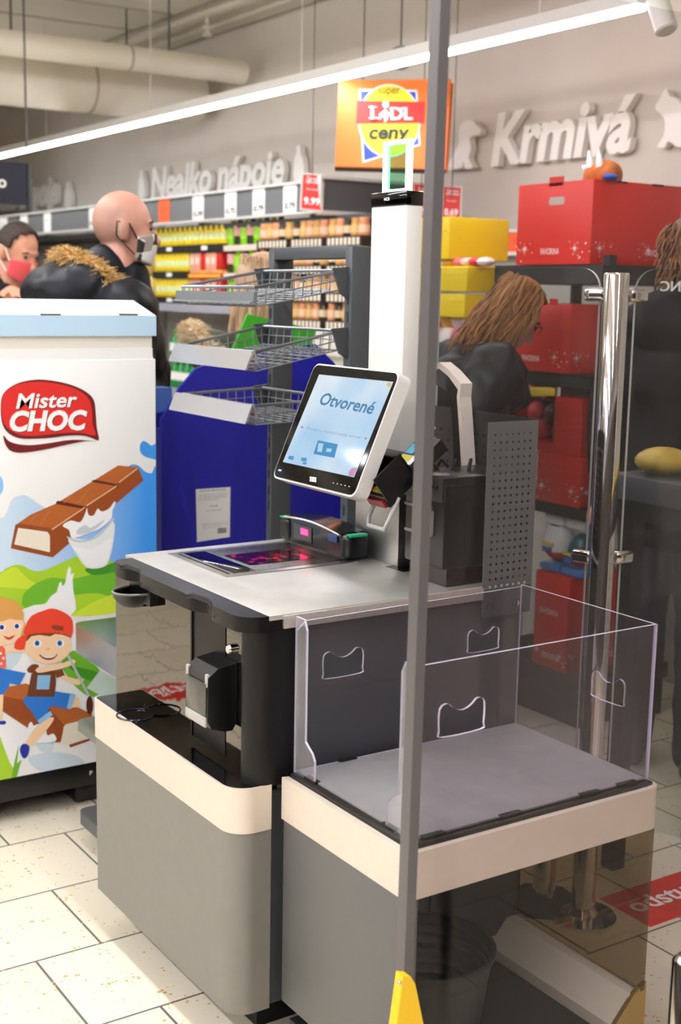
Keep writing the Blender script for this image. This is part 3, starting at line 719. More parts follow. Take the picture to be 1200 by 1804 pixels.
# bent arm behind the cash unit
XA = 1.868
outer = [(758, 646), (774, 638), (791, 652), (812, 676), (810, 700), (813, 740), (818, 822)]
inner = [(800, 822), (797, 740), (794, 700), (788, 688), (758, 673)]
b = MB().mat(M('arm_black', '#111112', .12)).prism([onx(x, y, XA) for x, y in outer + inner], (.028, 0, 0)); ar = b.build('support_arm', None, K)
b = MB().mat(M('arm_silver', '#D8CFC4', .35)); P = [onx(x, y, XA - .003) for x, y in outer]; P2 = [onx(x - 1, y + (11 if i < 4 else 0), XA - .003) + Vector((0, .009 if i > 2 else 0, 0)) for i, (x, y) in enumerate(outer)]
b.prism(P + list(reversed(P2)), (.034, 0, 0)); b.build('arm_trim', None, ar)
# card terminal
def terminal():
    base = onx(658, 872, 1.565); up = Vector((math.cos(math.radians(38)), 0.0, math.sin(math.radians(38)))); sd = Vector((0, -1, 0)); nn = sd.cross(up)
    c0 = base
    T = lambda u, v, o: c0 + sd * u + up * v + nn * o
    def bx(mb, u0, v0, o0, u1, v1, o1): return mb.add([T(u, v, o) for o in (o0, o1) for (u, v) in ((u0, v0), (u1, v0), (u1, v1), (u0, v1))], [(3, 2, 1, 0), (4, 5, 6, 7), (0, 1, 5, 4), (1, 2, 6, 5), (2, 3, 7, 6), (3, 0, 4, 7)])
    b = MB().mat(BLACK); bx(b, -.038, 0, -.03, .038, .19, 0); tm = b.build('card_terminal', None, K)
    b = MB().mat(BLACK_SATIN); bx(b, -.044, .0, -.01, -.040, .085, .05); bx(b, .040, .0, -.01, .044, .085, .05); bx(b, -.044, .082, 0, .044, .086, .036); b.build('pin_shield', None, tm)
    b = MB()
    for i in range(3):
        for j in range(4):
            mk = BLACK if j else (M('key_red', '#C8332A', .5), M('key_yellow', '#D9C53A', .5), M('key_green', '#6FA24A', .5))[i]
            b.mat(mk); bx(b, -.03 + i * .021, .008 + j * .017, 0, -.012 + i * .021, .020 + j * .017, .006)
    b.build('keypad', None, tm)
    b = MB().mat(M('terminal_screen', '#24384A', .08)); bx(b, -.03, .095, 0, .03, .165, .004); b.mat(M('terminal_blue', '#4FA9CC', .2, emit=.3)); bx(b, -.027, .13, .004, .0, .16, .005); b.mat(M('terminal_yellow', '#C9C05A', .2, emit=.25)); bx(b, -.027, .1, .004, .01, .125, .005); b.mat(PAPER); bx(b, .012, .098, .004, .027, .16, .005); b.build('screen', None, tm)
    b = MB().mat(M('slot_red', '#9A2A26', .3)); bx(b, -.03, -.006, -.028, .03, .004, -.01); b.build('card_slot', None, tm)
    b = MB().mat(M('loop_grey', '#B4B2B0', .3)); L_ = [T(-.036, .03, -.028), T(-.036, -.02, -.05), T(-.03, -.036, -.062), T(.03, -.036, -.062), T(.036, -.02, -.05), T(.036, .03, -.028)]
    b.tube(L_, .0048, 8); b.build('handle_loop', None, tm)
    b = MB().mat(BLACK); b.tube([T(0, .11, -.02), T(0, .15, -.07), (1.735, 2.37, 1.12)], .016, 10); b.build('mount', None, tm)
terminal()

# ------------------------------------------------------------------ bag stand beside the kiosk
BS = thing('bag_stand', 'grey bag stand with a clear acrylic cage right of the kiosk', 'bag stand', (1.57, 1.9, 0))
SX0, SX1, SY0, SY1 = 1.262, 1.885, 1.665, 2.088
def so(x0, y0, x1, y1, r): return rrect(x0, y0, x1, y1, r, 6, (1, 1, 0, 0))
b = MB().mat(M('stand_grey', '#5F5E5C', .45)).box((SX0, SY0 + .01, .12), (SX0 + .03, SY1, .525), .004); b.build('front_panel', None, BS)
b = MB().mat(CREAM)
oo, ii = so(SX0 - .004, SY0, SX1, SY1, .028), so(SX0 + .01, SY0 + .012, SX1 - .012, SY1 - .004, .02)
n = len(oo)
vs = [(x, y, z) for z in (.515, .602) for x, y in oo] + [(x, y, z) for z in (.515, .602) for x, y in ii]
fs = []
for k in range(n):
    q = (k + 1) % n
    if (oo[k][1] > SY1 - .001 and oo[q][1] > SY1 - .001): continue
    fs += [(k, q, n + q, n + k), (2 * n + q, 2 * n + k, 3 * n + k, 3 * n + q), (n + k, n + q, 3 * n + q, 3 * n + k), (q, k, 2 * n + k, 2 * n + q)]
b.add(vs, fs, True); b.build('bumper_band', None, BS)
b = MB().mat(M('tray_frame', '#26231F', .35)).box((SX0 + .012, SY0 + .014, .585), (SX1 - .014, SY1 - .006, .609), .002); b.build('tray_frame', None, BS)
b = MB().mat(M('tray_steel', '#A3A2A3', .4, .3, .10, 12)).box((SX0 + .028, SY0 + .03, .609), (SX1 - .02, SY1 - .012, .6125)); b.build('tray', None, BS)
b = MB().mat(M('inner_dark', '#222427', .45)).box((SX0 + .03, SY1 - .02, .12), (SX1, SY1, .585)).box((SX0 + .36, SY1 - .028, .12), (SX0 + .364, SY1 - .02, .585)); b.build('rear_panel', None, BS)
b = MB().mat(glass_mat('smoked_glass', '#C6BCA9', 0, 1.5, .004, .8)).box((SX1 - .016, SY0 + .01, .16), (SX1 - .006, SY1, .515)); b.build('end_panel', None, BS)
b = MB().mat(M('plate_dark', '#212224', .5, 0, .08, 20)).box((SX0 + .02, SY0 + .0, .05), (SX1 - .03, SY1, .075), .003); b.build('base_plate', None, BS)
b = MB().mat(M('rail_cream', '#D7CDBB', .4)).prism([(SX1 - .085, SY0 + .02, .10), (SX1 - .035, SY0 + .02, .155), (SX1 + .0, SY0 + .02, .155), (SX1 + .0, SY0 + .02, .05), (SX1 - .085, SY0 + .02, .05)], (0, SY1 - SY0 - .02, 0)); br_ = b.build('base_rail', None, BS)
b = MB().mat(M('gold_metal', '#A58A4E', .35, .7)).prism([(SX1 - .087, SY0 + .012, .048), (SX1 - .087, SY0 + .012, .10), (SX1 - .03, SY0 + .012, .16), (SX1 + .002, SY0 + .012, .175), (SX1 + .002, SY0 + .012, .048)], (0, .01, 0)); b.build('end_bracket', None, br_)
b = MB().mat(BLACK_SATIN).box((SX0 + .05, SY0 + .1, 0), (SX1 - .1, SY1 - .02, .05)); b.build('foot', None, BS)
# acrylic cage
def sheet(name, O, u, v, outer, holes, th, parent, mt=None):
    O, u, v = Vector(O), Vector(u), Vector(v); n = u.cross(v).normalized() * th
    polys = [outer] + holes
    flat = [Vector((x, y, 0)) for p in polys for x, y in p]
    tri = tessellate_polygon([[Vector((x, y, 0)) for x, y in p] for p in polys])
    N = len(flat); b = MB().mat(mt or ACR)
    P = [O + u * q.x + v * q.y for q in flat]
    b.add(P + [p + n for p in P], [tuple(t) for t in tri] + [tuple(i + N for i in reversed(t)) for t in tri])
    b.mat(ACE); off = 0; o = 0
    for p in polys:
        m = len(p)
        b.add([P[off + k] for k in range(m)] + [P[off + k] + n for k in range(m)], [(k, (k + 1) % m, m + (k + 1) % m, m + k) for k in range(m)])
        off += m
    return b.build(name, None, parent)
def grip(cx, cy, w, h):       # hand hole with a dipped top edge
    top = [(cx + w / 2 - w * .16 - t * w * .68 / 6, cy + h * .5 - math.sin(math.pi * t / 6) * h * .28) for t in range(7)]
    return spline([(cx - w / 2, cy - h * .3), (cx - w * .44, cy - h * .5), (cx + w * .44, cy - h * .5), (cx + w / 2, cy - h * .3), (cx + w / 2, cy + h * .36)] + top + [(cx - w / 2, cy + h * .36)], 3)
AZ = .609; AT = .928
ax0, ax1, ay0, ay1 = SX0 + .026, SX1 - .018, SY0 + .028, SY1 - .004
h = AT - AZ
def gp(x, y, axis, val):
    p = ony(x, y, val) if axis == 'y' else onx(x, y, val); return p
g1, g2 = ony(606, 1168, ay1), ony(853, 1127, ay1)
cage = sheet('acrylic_cage', (ax0, ay1, AZ), (1, 0, 0), (0, 0, 1), [(0, 0), (ax1 - ax0, 0), (ax1 - ax0, h - .005), (.02, h - .012), (.0, h - .03)], [grip(g1.x - ax0, g1.z - AZ, .095, .055), grip(g2.x - ax0, g2.z - AZ, .085, .05)], -.005, BS)
g3 = ony(812, 1262, ay0)
sheet('near_sheet', (ax0, ay0, AZ), (1, 0, 0), (0, 0, 1), [(0, 0), (ax1 - ax0, 0), (ax1 - ax0, h), (.0, h)], [grip(g3.x - ax0, g3.z - AZ, .10, .06)], .005, cage)
g4 = onx(1073, 1212, ax1)
sheet('end_sheet', (ax1, ay1, AZ), (0, -1, 0), (0, 0, 1), [(0, 0), (ay1 - ay0, 0), (ay1 - ay0, h), (0, h)], [grip(ay1 - g4.y, g4.z - AZ, .09, .055)], .005, cage)
ACF = glass_mat('frosted_acrylic', '#F1EEF4', .0, 1.49, .16)
fl = [(0, 0), (.075, 0), (.075, .045), (.066, .058), (.05, .068), (.04, .075), (.04, h - .02), (.03, h), (0, h)]
sheet('flange', (ax0, ay1, AZ), (0, -1, 0), (0, 0, 1), [(x, y) for x, y in fl], [], .005, cage, ACF)
sheet('flange', (ax0, ay0, AZ), (0, 1, 0), (0, 0, 1), [(x, y) for x, y in fl], [], -.005, cage, ACF)
CLP = M('clip_black', '#111111', .5)
for x in (ax0 + .02, ax0 + .2, ax0 + .40, ax1 - .08): MB().mat(CLP).box((x, ay0 - .006, .604), (x + .05, ay0 + .008, .614), .001).build('clip', None, cage)
for y in (ay0 + .05, ay1 - .08): MB().mat(CLP).box((ax0 - .006, y, .604), (ax0 + .008, y + .04, .614), .001).build('clip', None, cage)
MB().mat(CLP).box((ax0 + .1, ay1 - .012, .609), (ax0 + .14, ay1 - .002, .616)).build('clip', None, cage)
for x in (ax0 + .05, ax0 + .23, ax0 + .43, ax1 - .06, ax1 - .01): MB().mat(CHROME).ball((x, SY0 + .012, .596), .005, 10, 6).build('bolt', None, BS)
for y in (ay0 + .07, ay1 - .06): MB().mat(CHROME).ball((SX0 + .010, y, .596), .005, 10, 6).build('bolt', None, BS)
# round waste bin on the base plate
c = onz(752, 1668, .295)
b = MB().mat(M('bin_black', '#0D0E0F', .5)); R_ = .132
prof = [(R_ * .74, .0)] + [(R_ * (.74 + .24 * k / 10), .218 * k / 10) for k in range(1, 11)] + [(R_ + .004, .218), (R_ + .004, .225), (R_ - .004, .225)]
for k in range(10): prof += [(R_ * (.965 - .22 * k / 10), .21 - .02 * k), (R_ * (.965 - .22 * k / 10) - .003, .206 - .02 * k), (R_ * (.965 - .22 * k / 10) - .001, .2 - .02 * k)]
prof += [(R_ * .72, .006), (.002, .006)]
BIN = tag(b.lathe(prof, (0, 0, 0), 48).build('waste_bin'), 'round black ribbed bin standing inside the base of the bag stand', 'bin'); BIN.location = (c.x, c.y, .0752)

# ------------------------------------------------------------------ stand on the far side of the kiosk
LS = thing('side_stand', 'steel topped side stand between the kiosk and the chocolate carton', 'stand', (1.5, 3.0, 0))
LY0, LY1 = 2.83, 3.29
lo = lambda x0: rrect(x0, LY0, 1.66, LY1, .03, 6, (0, 0, 0, 1))
b = MB().mat(M('stand_steel', '#9A9F9D', .28, 1)); outline_prism(b, lo(1.30), .56, .64); b.build('steel_top', None, LS)
b = MB().mat(M('stand_shelf', '#6C7069', .45)); outline_prism(b, lo(1.302), .335, .36); b.build('shelf', None, LS)
b = MB().mat(M('stand_base', '#4E5152', .45)); outline_prism(b, lo(1.305), .06, .095); b.build('base_plate', None, LS)
b = MB().mat(ANTHRA).box((1.52, LY0 + .02, 0), (1.64, LY1 - .05, .56)).box((1.36, LY0 + .05, 0), (1.6, LY1 - .06, .06)); b.build('column', None, LS)

# ------------------------------------------------------------------ chocolate carton at the left
BY = 3.5
BX = thing('display_carton', 'white printed chocolate carton with a red logo at the left', 'carton', (1.35, 3.65, 0))
zb = lambda y, x=140: ony(x, y, BY).z
X1 = 1.656; X0 = .98; BD = .36
CARD = M('white_card', '#F3F2EF', .55)
def print_grad(name, c0, c1, x0, x1, axis=0):
    if name in _m: return _m[name]
    m = bpy.data.materials.new(name); m.use_nodes = True; nt = m.node_tree; bs = nt.nodes['Principled BSDF']; bs.inputs['Roughness'].default_value = .5
    tc = nt.nodes.new('ShaderNodeTexCoord'); sp = nt.nodes.new('ShaderNodeSeparateXYZ'); mr = nt.nodes.new('ShaderNodeMapRange'); mr.inputs[1].default_value = x0; mr.inputs[2].default_value = x1
    r = nt.nodes.new('ShaderNodeValToRGB'); r.color_ramp.elements[0].color = lin(c0); r.color_ramp.elements[1].color = lin(c1); L = nt.links.new
    L(tc.outputs['Object'], sp.inputs[0]); L(sp.outputs[axis], mr.inputs[0]); L(mr.outputs[0], r.inputs[0]); L(r.outputs[0], bs.inputs['Base Color'])
    _m[name] = m; return m
zt = zb(614); zn = zb(592); zl = zb(555)
b = MB().mat(CARD).box((X0, BY, .14), (X1, BY + BD, zb(634)), .002); b.build('body', None, BX)
b = MB().mat(CARD).prism([(X1 - .012, BY + .001, zb(634) - .004), (X1, BY + .012, zb(634) - .004), (X1 - .012, BY + .012, zt)], (0, BD - .03, 0)); b.box((X0, BY + .004, zb(634) - .006), (X1 - .008, BY + BD - .006, zt)); b.build('shoulder', None, BX)
b = MB().mat(M('cream_card', '#EAE4D8', .6)).box((X0, BY + .008, zt - .002), (X1 - .008, BY + BD - .01, zn + .01)); b.build('neck', None, BX)
b = MB().mat(M('lid_blue', '#BCD9EF', .55)).box((X0, BY - .002, zn), (X1 + .002, BY + .001, zl)); b.mat(CARD).prism([(X0, BY + .001, zn), (X0, BY + .001, zl), (X0, BY + .16, zl + .042), (X0, BY + BD, zl + .03), (X0, BY + BD, zn)], (X1 - X0 + .002, 0, 0)); lid = b.build('lid', None, BX)
for xs in ((71, 107), (210, 243)):
    a, c_ = ony(xs[0], 553, BY - .002), ony(xs[1], 558, BY - .002)
    b = MB().mat(M('slot_dark', '#4A3F37', .7)).box((a.x, BY - .0026, a.z - .004), (c_.x, BY - .0015, a.z + .001)); b.build('tab_slot', None, lid)
b = MB().mat(M('base_black', '#101011', .4)).box((X0, BY + .01, .065), (X1 - .01, BY + BD - .01, .139), .003); bs_ = b.build('pallet_base', None, BX)
for x in (1.02, 1.40):
    for y in (BY + .04, BY + BD - .16): MB().mat(M('base_black')).box((x, y, 0), (x + .12, y + .11, .066), .012).build('foot', None, bs_)
b = MB().mat(PAPER); q = ony(158, 1366, BY + .0095); text(b, 'P', q, (1, 0, 0), (0, 0, 1), None, .014, .02); b.build('mark', None, bs_)
# printed artwork, layer on layer
ART = {}
class Art:
    def __init__(s): s.k = 0; s.b = MB()
    def __call__(s, mat, pts, smooth=0, sc=None):
        s.k += 1
        if sc: pts = [(x / sc[0] + sc[1], y / sc[0] + sc[2]) for x, y in pts]
        if smooth: pts = spline(pts, smooth)
        Yp = BY - .0004 - s.k * .00004
        P = []
        for x, y in pts:
            p = ony(x, y, Yp); p.x = min(max(p.x, X0), X1 - .0005); p.z = max(p.z, .1405); P.append(p)
        s.b.mat(mat).poly(P); return s
    def ell(s, mat, cx, cy, rx, ry, sc=None, n=22): return s(mat, [(cx + rx * math.cos(2 * math.pi * k / n), cy + ry * math.sin(2 * math.pi * k / n)) for k in range(n)], 0, sc)
    def done(s, name): o = s.b.build(name, None, BX); s.b = MB(); return o
A = Art(); C5 = (3.75, 0, 520); C6 = (3.609, 0, 960)
P_ = lambda n, h: M('print_' + n, h, .5)
SKY = print_grad('print_sky', '#D3E9FA', '#3C97EE', 1.2, 1.62)
A(SKY, [(-40, 905), (0, 913), (11, 904), (21, 880), (40, 872), (53, 877), (72, 890), (100, 900), (150, 870), (200, 835), (227, 821), (235, 818), (245, 821), (256, 831), (267, 834), (276, 833), (278, 1010), (206, 1030), (-40, 1040)], 4)
A(P_('sky2', '#3D95E8'), [(252, 777), (260, 780), (267, 785), (277, 782), (277, 808), (264, 807), (253, 803), (247, 795), (247, 784)], 4)
A(P_('sky3', '#8CC6F3'), [(-10, 836), (3, 842), (6, 856), (3, 868), (-10, 876)], 4)
A.done('printed_sky')
LG, MG, DG, YG = P_('lime', '#A8D02E'), P_('green', '#6FB52C'), P_('dgreen', '#3F8F22'), P_('ylime', '#CBE03A')
A(LG, [(-40, 1005), (0, 1008), (11, 1001), (28, 995), (42, 997), (55, 1004), (72, 1006), (91, 999), (116, 988), (139, 979), (170, 980), (194, 988), (210, 992), (280, 985), (280, 1075), (206, 1077), (160, 1085), (125, 1085), (60, 1090), (39, 1076), (0, 1080), (-40, 1080)], 3)
A(YG, [(11, 1005), (28, 1000), (50, 1020), (80, 1040), (30, 1036), (-20, 1030)], 4)
A(MG, [(60, 1030), (90, 1018), (125, 1020), (170, 1010), (206, 1000), (206, 1050), (170, 1045), (120, 1050), (80, 1062), (45, 1072), (40, 1050)], 4)
A(DG, [(150, 1002), (175, 1000), (206, 990), (206, 1005), (180, 1012), (160, 1012)], 4)
A(YG, [(206, 1048), (170, 1058), (140, 1075), (125, 1085), (206, 1079)], 3)
A.done('printed_hills')
PW = P_('milk', '#F7F8FA'); PB = P_('milkblue', '#D5E4F1')
A(PW, [(-40, 1150), (0, 1090), (39, 1074), (60, 1066), (80, 1064), (90, 1050), (100, 1043), (104, 1028), (108, 1024), (110, 1033), (115, 1027), (119, 1005), (122, 997), (125, 1003), (125, 1013), (131, 1009), (128, 1020), (129, 1040), (133, 1060), (134, 1074), (124, 1085), (140, 1100), (206, 1130), (206, 1400), (-40, 1400)])
A(PB, [(5, 1150), (40, 1140), (30, 1170), (5, 1185)], 4)
A(PB, [(50, 1335), (90, 1325), (130, 1330), (150, 1345), (120, 1352), (70, 1358)], 4)
A(PB, [(60, 1300), (80, 1298), (95, 1310), (90, 1325), (70, 1322)], 4)
A(MG, [(125, 1148), (135, 1148), (150, 1160), (176, 1181), (160, 1207), (153, 1212), (174, 1222), (160, 1228), (140, 1216), (118, 1190), (108, 1168)], 3)
A(DG, [(118, 1172), (140, 1176), (172, 1185), (160, 1200), (135, 1186)], 3)
A(P_('palegreen', '#CFE3D8'), [(176, 1181), (206, 1196), (206, 1240), (190, 1232), (153, 1212)])
A(LG, [(-40, 1270), (-5, 1290), (8, 1320), (18, 1345), (28, 1369), (-40, 1380)], 3)
A(MG, [(20, 1370), (26, 1340), (33, 1312), (30, 1345), (38, 1338), (30, 1368)])
A.done('printed_milk')
CB, CT, CD, CE = P_('choc', '#94481C'), P_('choctop', '#B4622C'), P_('chocdark', '#5A2412'), P_('cream', '#F3EAD8')
A(CB, [(243, 823), (253, 846), (93, 982), (19, 966), (27, 925), (32, 922), (53, 907), (99, 887), (163, 848), (208, 820)])
A(CT, [(32, 922), (53, 907), (99, 887), (163, 848), (208, 820), (243, 823), (208, 850), (149, 892), (91, 932), (88, 930)])
A(CE, [(25, 959), (32, 930), (84, 937), (88, 944), (88, 973)], 0)
A(CD, [(99, 884), (103, 882), (149, 892), (152, 900), (147, 899), (145, 896), (99, 888)]); A(CD, [(162, 847), (166, 845), (206, 853), (209, 860), (205, 859), (203, 856), (162, 849)])
for a, c_ in (((91, 932), (149, 893)), ((152, 890), (205, 855)), ((209, 849), (242, 824))): A(P_('hl', '#E8B98A'), [a, (a[0] + 1, a[1] + 2), (c_[0] + 1, c_[1] + 2), c_])
for a, c_ in (((50, 922), (65, 905)), ((70, 925), (85, 902)), ((112, 886), (130, 868)), ((135, 888), (155, 862))): A(P_('hl2', '#C67F4C'), [a, (a[0] + .8, a[1] + .6), (c_[0] + .8, c_[1] + .6), c_])
A.done('printed_chocolate')
GL = P_('glass', '#EDF0F2'); GS = P_('glassgrey', '#C9CFD4')
A(GL, [(120, 947), (160, 950), (199, 918), (200, 952), (192, 987), (184, 998), (165, 1002), (149, 997), (134, 975)], 3)
A(GS, [(119, 945), (140, 952), (170, 944), (198, 914), (199, 918), (172, 947), (140, 956), (121, 949)], 3)
A(PW, [(128, 962), (160, 968), (193, 948), (196, 958), (190, 985), (183, 995), (165, 999), (151, 994), (138, 975)], 3)
A(PW, [(110, 926), (125, 917), (141, 920), (150, 905), (153, 895), (156, 907), (165, 908), (172, 896), (179, 901), (192, 896), (201, 884), (204, 886), (198, 900), (196, 914), (178, 930), (160, 938), (128, 948), (122, 934)], 3)
A(GS, [(135, 935), (150, 925), (160, 930), (185, 915), (165, 935), (140, 942)], 3)
A.done('printed_glass')
LR, LD = P_('logored', '#D92A25'), P_('logodark', '#6E1414')
A(LD, [(8, 690), (30, 640), (80, 600), (150, 572), (260, 557), (390, 572), (500, 603), (585, 650), (622, 700), (632, 770), (640, 880), (653, 958), (600, 940), (540, 926), (440, 928), (330, 942), (220, 948), (130, 945), (60, 915), (20, 860), (5, 780)], 3, C5)
A(LR, [(10, 700), (30, 645), (80, 603), (150, 580), (260, 572), (380, 585), (480, 612), (560, 655), (596, 705), (608, 765), (612, 850), (630, 925), (540, 910), (440, 910), (330, 920), (220, 930), (140, 925), (72, 895), (28, 850), (10, 780)], 3, C5)
A(LD, [(22, 925), (60, 965), (130, 986), (220, 990), (340, 975), (480, 955), (640, 966), (560, 965), (440, 987), (330, 1012), (220, 1032), (130, 1040), (70, 1027), (35, 985)], 3, C5)
A.done('printed_logo')
def art_text(txt, x0, y0, x1, y1, sc, cap, mat, bold, shear, sh=None):
    A.k += 2; Yp = BY - .0004 - A.k * .00004
    px = lambda x, y: ony(x / sc[0] + sc[1], y / sc[0] + sc[2], Yp)
    a, c_, d = px(x0, y0), px(x1, y1), px(x0, y0 - cap)
    vs, _ = text_pts(txt, bold, shear); c0, _ = text_pts(txt[0], bold, shear)
    H0 = max(v.y for v in c0); full = max(v.y for v in vs) - min(v.y for v in vs)
    yb = -min(v.y for v in vs)
    text(A.b.mat(mat), txt, a - Vector((0, 0, (d.z - a.z) / H0 * yb)), (c_ - a), (0, 0, 1), (c_ - a).length, (d.z - a.z) / H0 * full, bold, shear)
for (dx, dy, mt) in ((4, 5, LD), (0, 0, P_('logowhite', '#FBFAF8'))):
    art_text('Mister', 105 + dx, 748 + dy, 512 + dx, 735 + dy, C5, 98, mt, .02, .2)
    art_text('CHOC', 65 + dx, 895 + dy, 578 + dx, 884 + dy, C5, 132, mt, .045, .2)
A.done('printed_lettering')
# two printed cartoon children riding a chocolate bar
A(CT, [(0, 930), (60, 900), (165, 880), (585, 1075), (585, 1100), (410, 1150), (300, 1090), (20, 960)], 0, C6)
A(CB, [(-20, 960), (20, 960), (300, 1020), (410, 1150), (385, 1255), (330, 1255), (200, 1180), (20, 1060), (-20, 1040)], 0, C6)
A(CE, [(405, 1155), (420, 1140), (582, 1100), (582, 1225), (440, 1270), (390, 1255)], 0, C6)
A(CB, [(440, 1270), (582, 1225), (582, 1240), (445, 1288)], 0, C6)
A(PW, [(180, 1150), (200, 1125), (215, 1150), (240, 1140), (260, 1190), (290, 1150), (300, 1210), (340, 1200), (350, 1250), (180, 1250)], 3, C6)
A.done('printed_bar')
FS, HB, HO = P_('skin', '#F8D3AC'), P_('hairblond', '#DCA158'), P_('hairbrown', '#7A3D1C')
BLUE, LBL, NVY, REDP = P_('shortblue', '#2E78D2'), P_('lightblue', '#8DC0EC'), P_('navy', '#1A2A9C'), P_('capred', '#E8472E')
A(BLUE, [(-20, 785), (0, 783), (165, 815), (125, 892), (60, 880), (55, 910), (0, 968), (-20, 965)], 0, C6)
A(FS, [(-20, 955), (22, 950), (18, 1040), (14, 1115), (-20, 1110)], 0, C6); A(NVY, [(-20, 1122), (30, 1118), (40, 1130), (28, 1142), (-20, 1138)], 0, C6)
A(FS, [(-10, 640), (60, 640), (160, 655), (155, 682), (60, 684), (0, 700)], 0, C6)
A(P_('top', '#E6604C'), [(-20, 650), (15, 640), (32, 660), (40, 782), (-20, 785)], 0, C6)
for x, y in ((5, 690), (22, 720), (8, 755)): A.ell(PW, x, y, 7, 9, C6, 10)
A(HB, [(130, 470), (160, 500), (155, 560), (135, 590)], 2, C6)
A(FS, [(-20, 470), (142, 470), (142, 540), (125, 590), (85, 622), (30, 635), (-20, 632)], 2, C6)
A(HB, [(-20, 343), (50, 342), (100, 356), (138, 400), (150, 478), (60, 470), (-20, 488)], 2, C6)
A.ell(PW, 110, 518, 24, 20, C6); A.ell(NVY, 107, 517, 14, 15, C6); A.ell(PW, 12, 525, 24, 20, C6); A.ell(NVY, 12, 524, 14, 15, C6)
A(P_('mouth', '#C23B34'), [(20, 575), (55, 588), (95, 572), (75, 598), (45, 602)], 2, C6)
A.done('printed_girl')
A(FS, [(455, 985), (500, 965), (512, 1030), (450, 1036)], 0, C6); A(FS, [(250, 1130), (325, 1095), (342, 1112), (285, 1190), (205, 1272), (160, 1262)], 2, C6)
A(NVY, [(128, 1290), (150, 1264), (186, 1280), (176, 1340), (150, 1357), (130, 1322)], 3, C6)
A(BLUE, [(150, 968), (345, 930), (475, 950), (440, 1045), (325, 1022), (300, 1060), (332, 1080), (248, 1140), (205, 1065), (152, 1005)], 0, C6)
A(LBL, [(445, 950), (482, 952), (450, 1046), (425, 1038)], 0, C6); A(LBL, [(240, 1115), (320, 1055), (336, 1080), (252, 1142)], 0, C6)
A(HO, [(172, 790), (205, 760), (245, 765), (240, 812), (185, 812)], 2, C6); A(HO, [(345, 800), (395, 790), (412, 830), (360, 845)], 0, C6)
A(P_('shirt', '#6B3A1E'), [(172, 965), (200, 820), (235, 800), (352, 800), (355, 880), (345, 965)], 0, C6)
A(LBL, [(232, 918), (240, 828), (322, 828), (312, 918)], 0, C6)
A(FS, [(238, 780), (400, 750), (460, 728), (482, 745), (430, 776), (300, 806), (238, 812)], 2, C6); A(FS, [(402, 830), (480, 852), (535, 852), (500, 892), (450, 876), (390, 852)], 2, C6)
A(P_('stick', '#B9C0C6'), [(425, 705), (440, 700), (575, 960), (560, 968)], 0, C6); A.ell(CD, 570, 1020, 22, 58, C6)
A.ell(FS, 150, 630, 22, 30, C6); A.ell(FS, 305, 640, 150, 115, C6, 30)
A(HO, [(155, 610), (185, 560), (330, 555), (450, 570), (452, 590), (400, 572), (350, 565), (320, 582), (250, 572), (200, 580), (170, 612)], 0, C6)
A(REDP, [(155, 575), (160, 520), (200, 450), (285, 415), (330, 404), (390, 420), (450, 460), (465, 510), (455, 585), (400, 562), (300, 560), (210, 565)], 2, C6)
A(REDP, [(90, 650), (100, 610), (140, 578), (175, 570), (165, 610), (155, 662), (110, 666)], 2, C6)
A(P_('capband', '#8A3A24'), [(330, 515), (345, 508), (405, 518), (402, 544), (345, 540), (330, 528)], 0, C6)
for x in (238, 382): A.ell(PW, x, 627, 28, 23, C6); A.ell(BLUE, x - 2, 625, 16, 18, C6); A.ell(INK, x - 2, 625, 8, 9, C6)
A(P_('mouth2', '#8E1F1C'), [(248, 695), (305, 712), (366, 693), (345, 722), (310, 732), (272, 722)], 2, C6); A(PW, [(258, 699), (305, 712), (358, 697), (335, 716), (290, 718)], 2, C6)
A.ell(P_('nose', '#F0B98C'), 304, 662, 14, 10, C6)
A.done('printed_boy')

# ------------------------------------------------------------------ blue cardboard display and the pieces behind it
YB = 3.72
BLUEC = M('blue_card', '#1B1BA0', .55, 0, .08, 4, stretch=(6, 1, 1))
BD_ = thing('cardboard_display', 'deep blue cardboard display with a white label behind the wire basket rack', 'display', (2.1, YB + .1, 0))
op = [(284, 970), (284, 740), (298, 716), (316, 684), (345, 650), (400, 628), (480, 615), (556, 606), (590, 640), (612, 700), (614, 970)]
P = [ony(x, y, YB) for x, y in op]
zf = .02
P = [Vector((P[0].x, YB, zf))] + P[1:-1] + [Vector((P[-1].x, YB, zf))]
b = MB().mat(BLUEC).prism(P, (0, .012, 0)); b.build('front_sheet', None, BD_)
b = MB().mat(BLUEC).box((P[0].x + .002, YB + .012, zf), (P[0].x + .014, YB + .16, P[1].z - .03)); b.build('side_sheet', None, BD_)
b = MB().mat(BLUEC).box((P[-1].x - .014, YB + .012, zf), (P[-1].x - .002, YB + .16, P[-2].z - .05)); b.build('side_sheet', None, BD_)
P2 = [ony(x, y, YB + .12) for x, y in ((262, 960), (262, 745), (275, 728), (296, 724), (300, 960))]
b = MB().mat(M('blue_card_dark', '#171780', .6)).prism([Vector((P2[0].x, YB + .12, zf))] + P2[1:-1] + [Vector((P2[-1].x, YB + .12, zf))], (0, .01, 0)); b.build('wing', None, BD_)
lb = [ony(x, y, YB - .0008) for x, y in ((347, 955), (405, 946), (406, 858), (345, 862))]
b = MB().mat(PAPER).poly(lb); lab = b.build('white_label', None, BD_)
b = MB().mat(INK)
lx0, lx1, lz0, lz1 = lb[0].x, lb[1].x, lb[1].z, lb[2].z; LW, LH = lx1 - lx0, lz1 - lz0
def lt(t, u, v, w, h): text(b, t, (lx0 + LW * u, YB - .0014, lz0 + LH * v), (1, 0, 0), (0, 0, 1), LW * w, LH * h, .005)
lt('ORION DELI Mix Cube 20 kg', .08, .94, .78, .035)
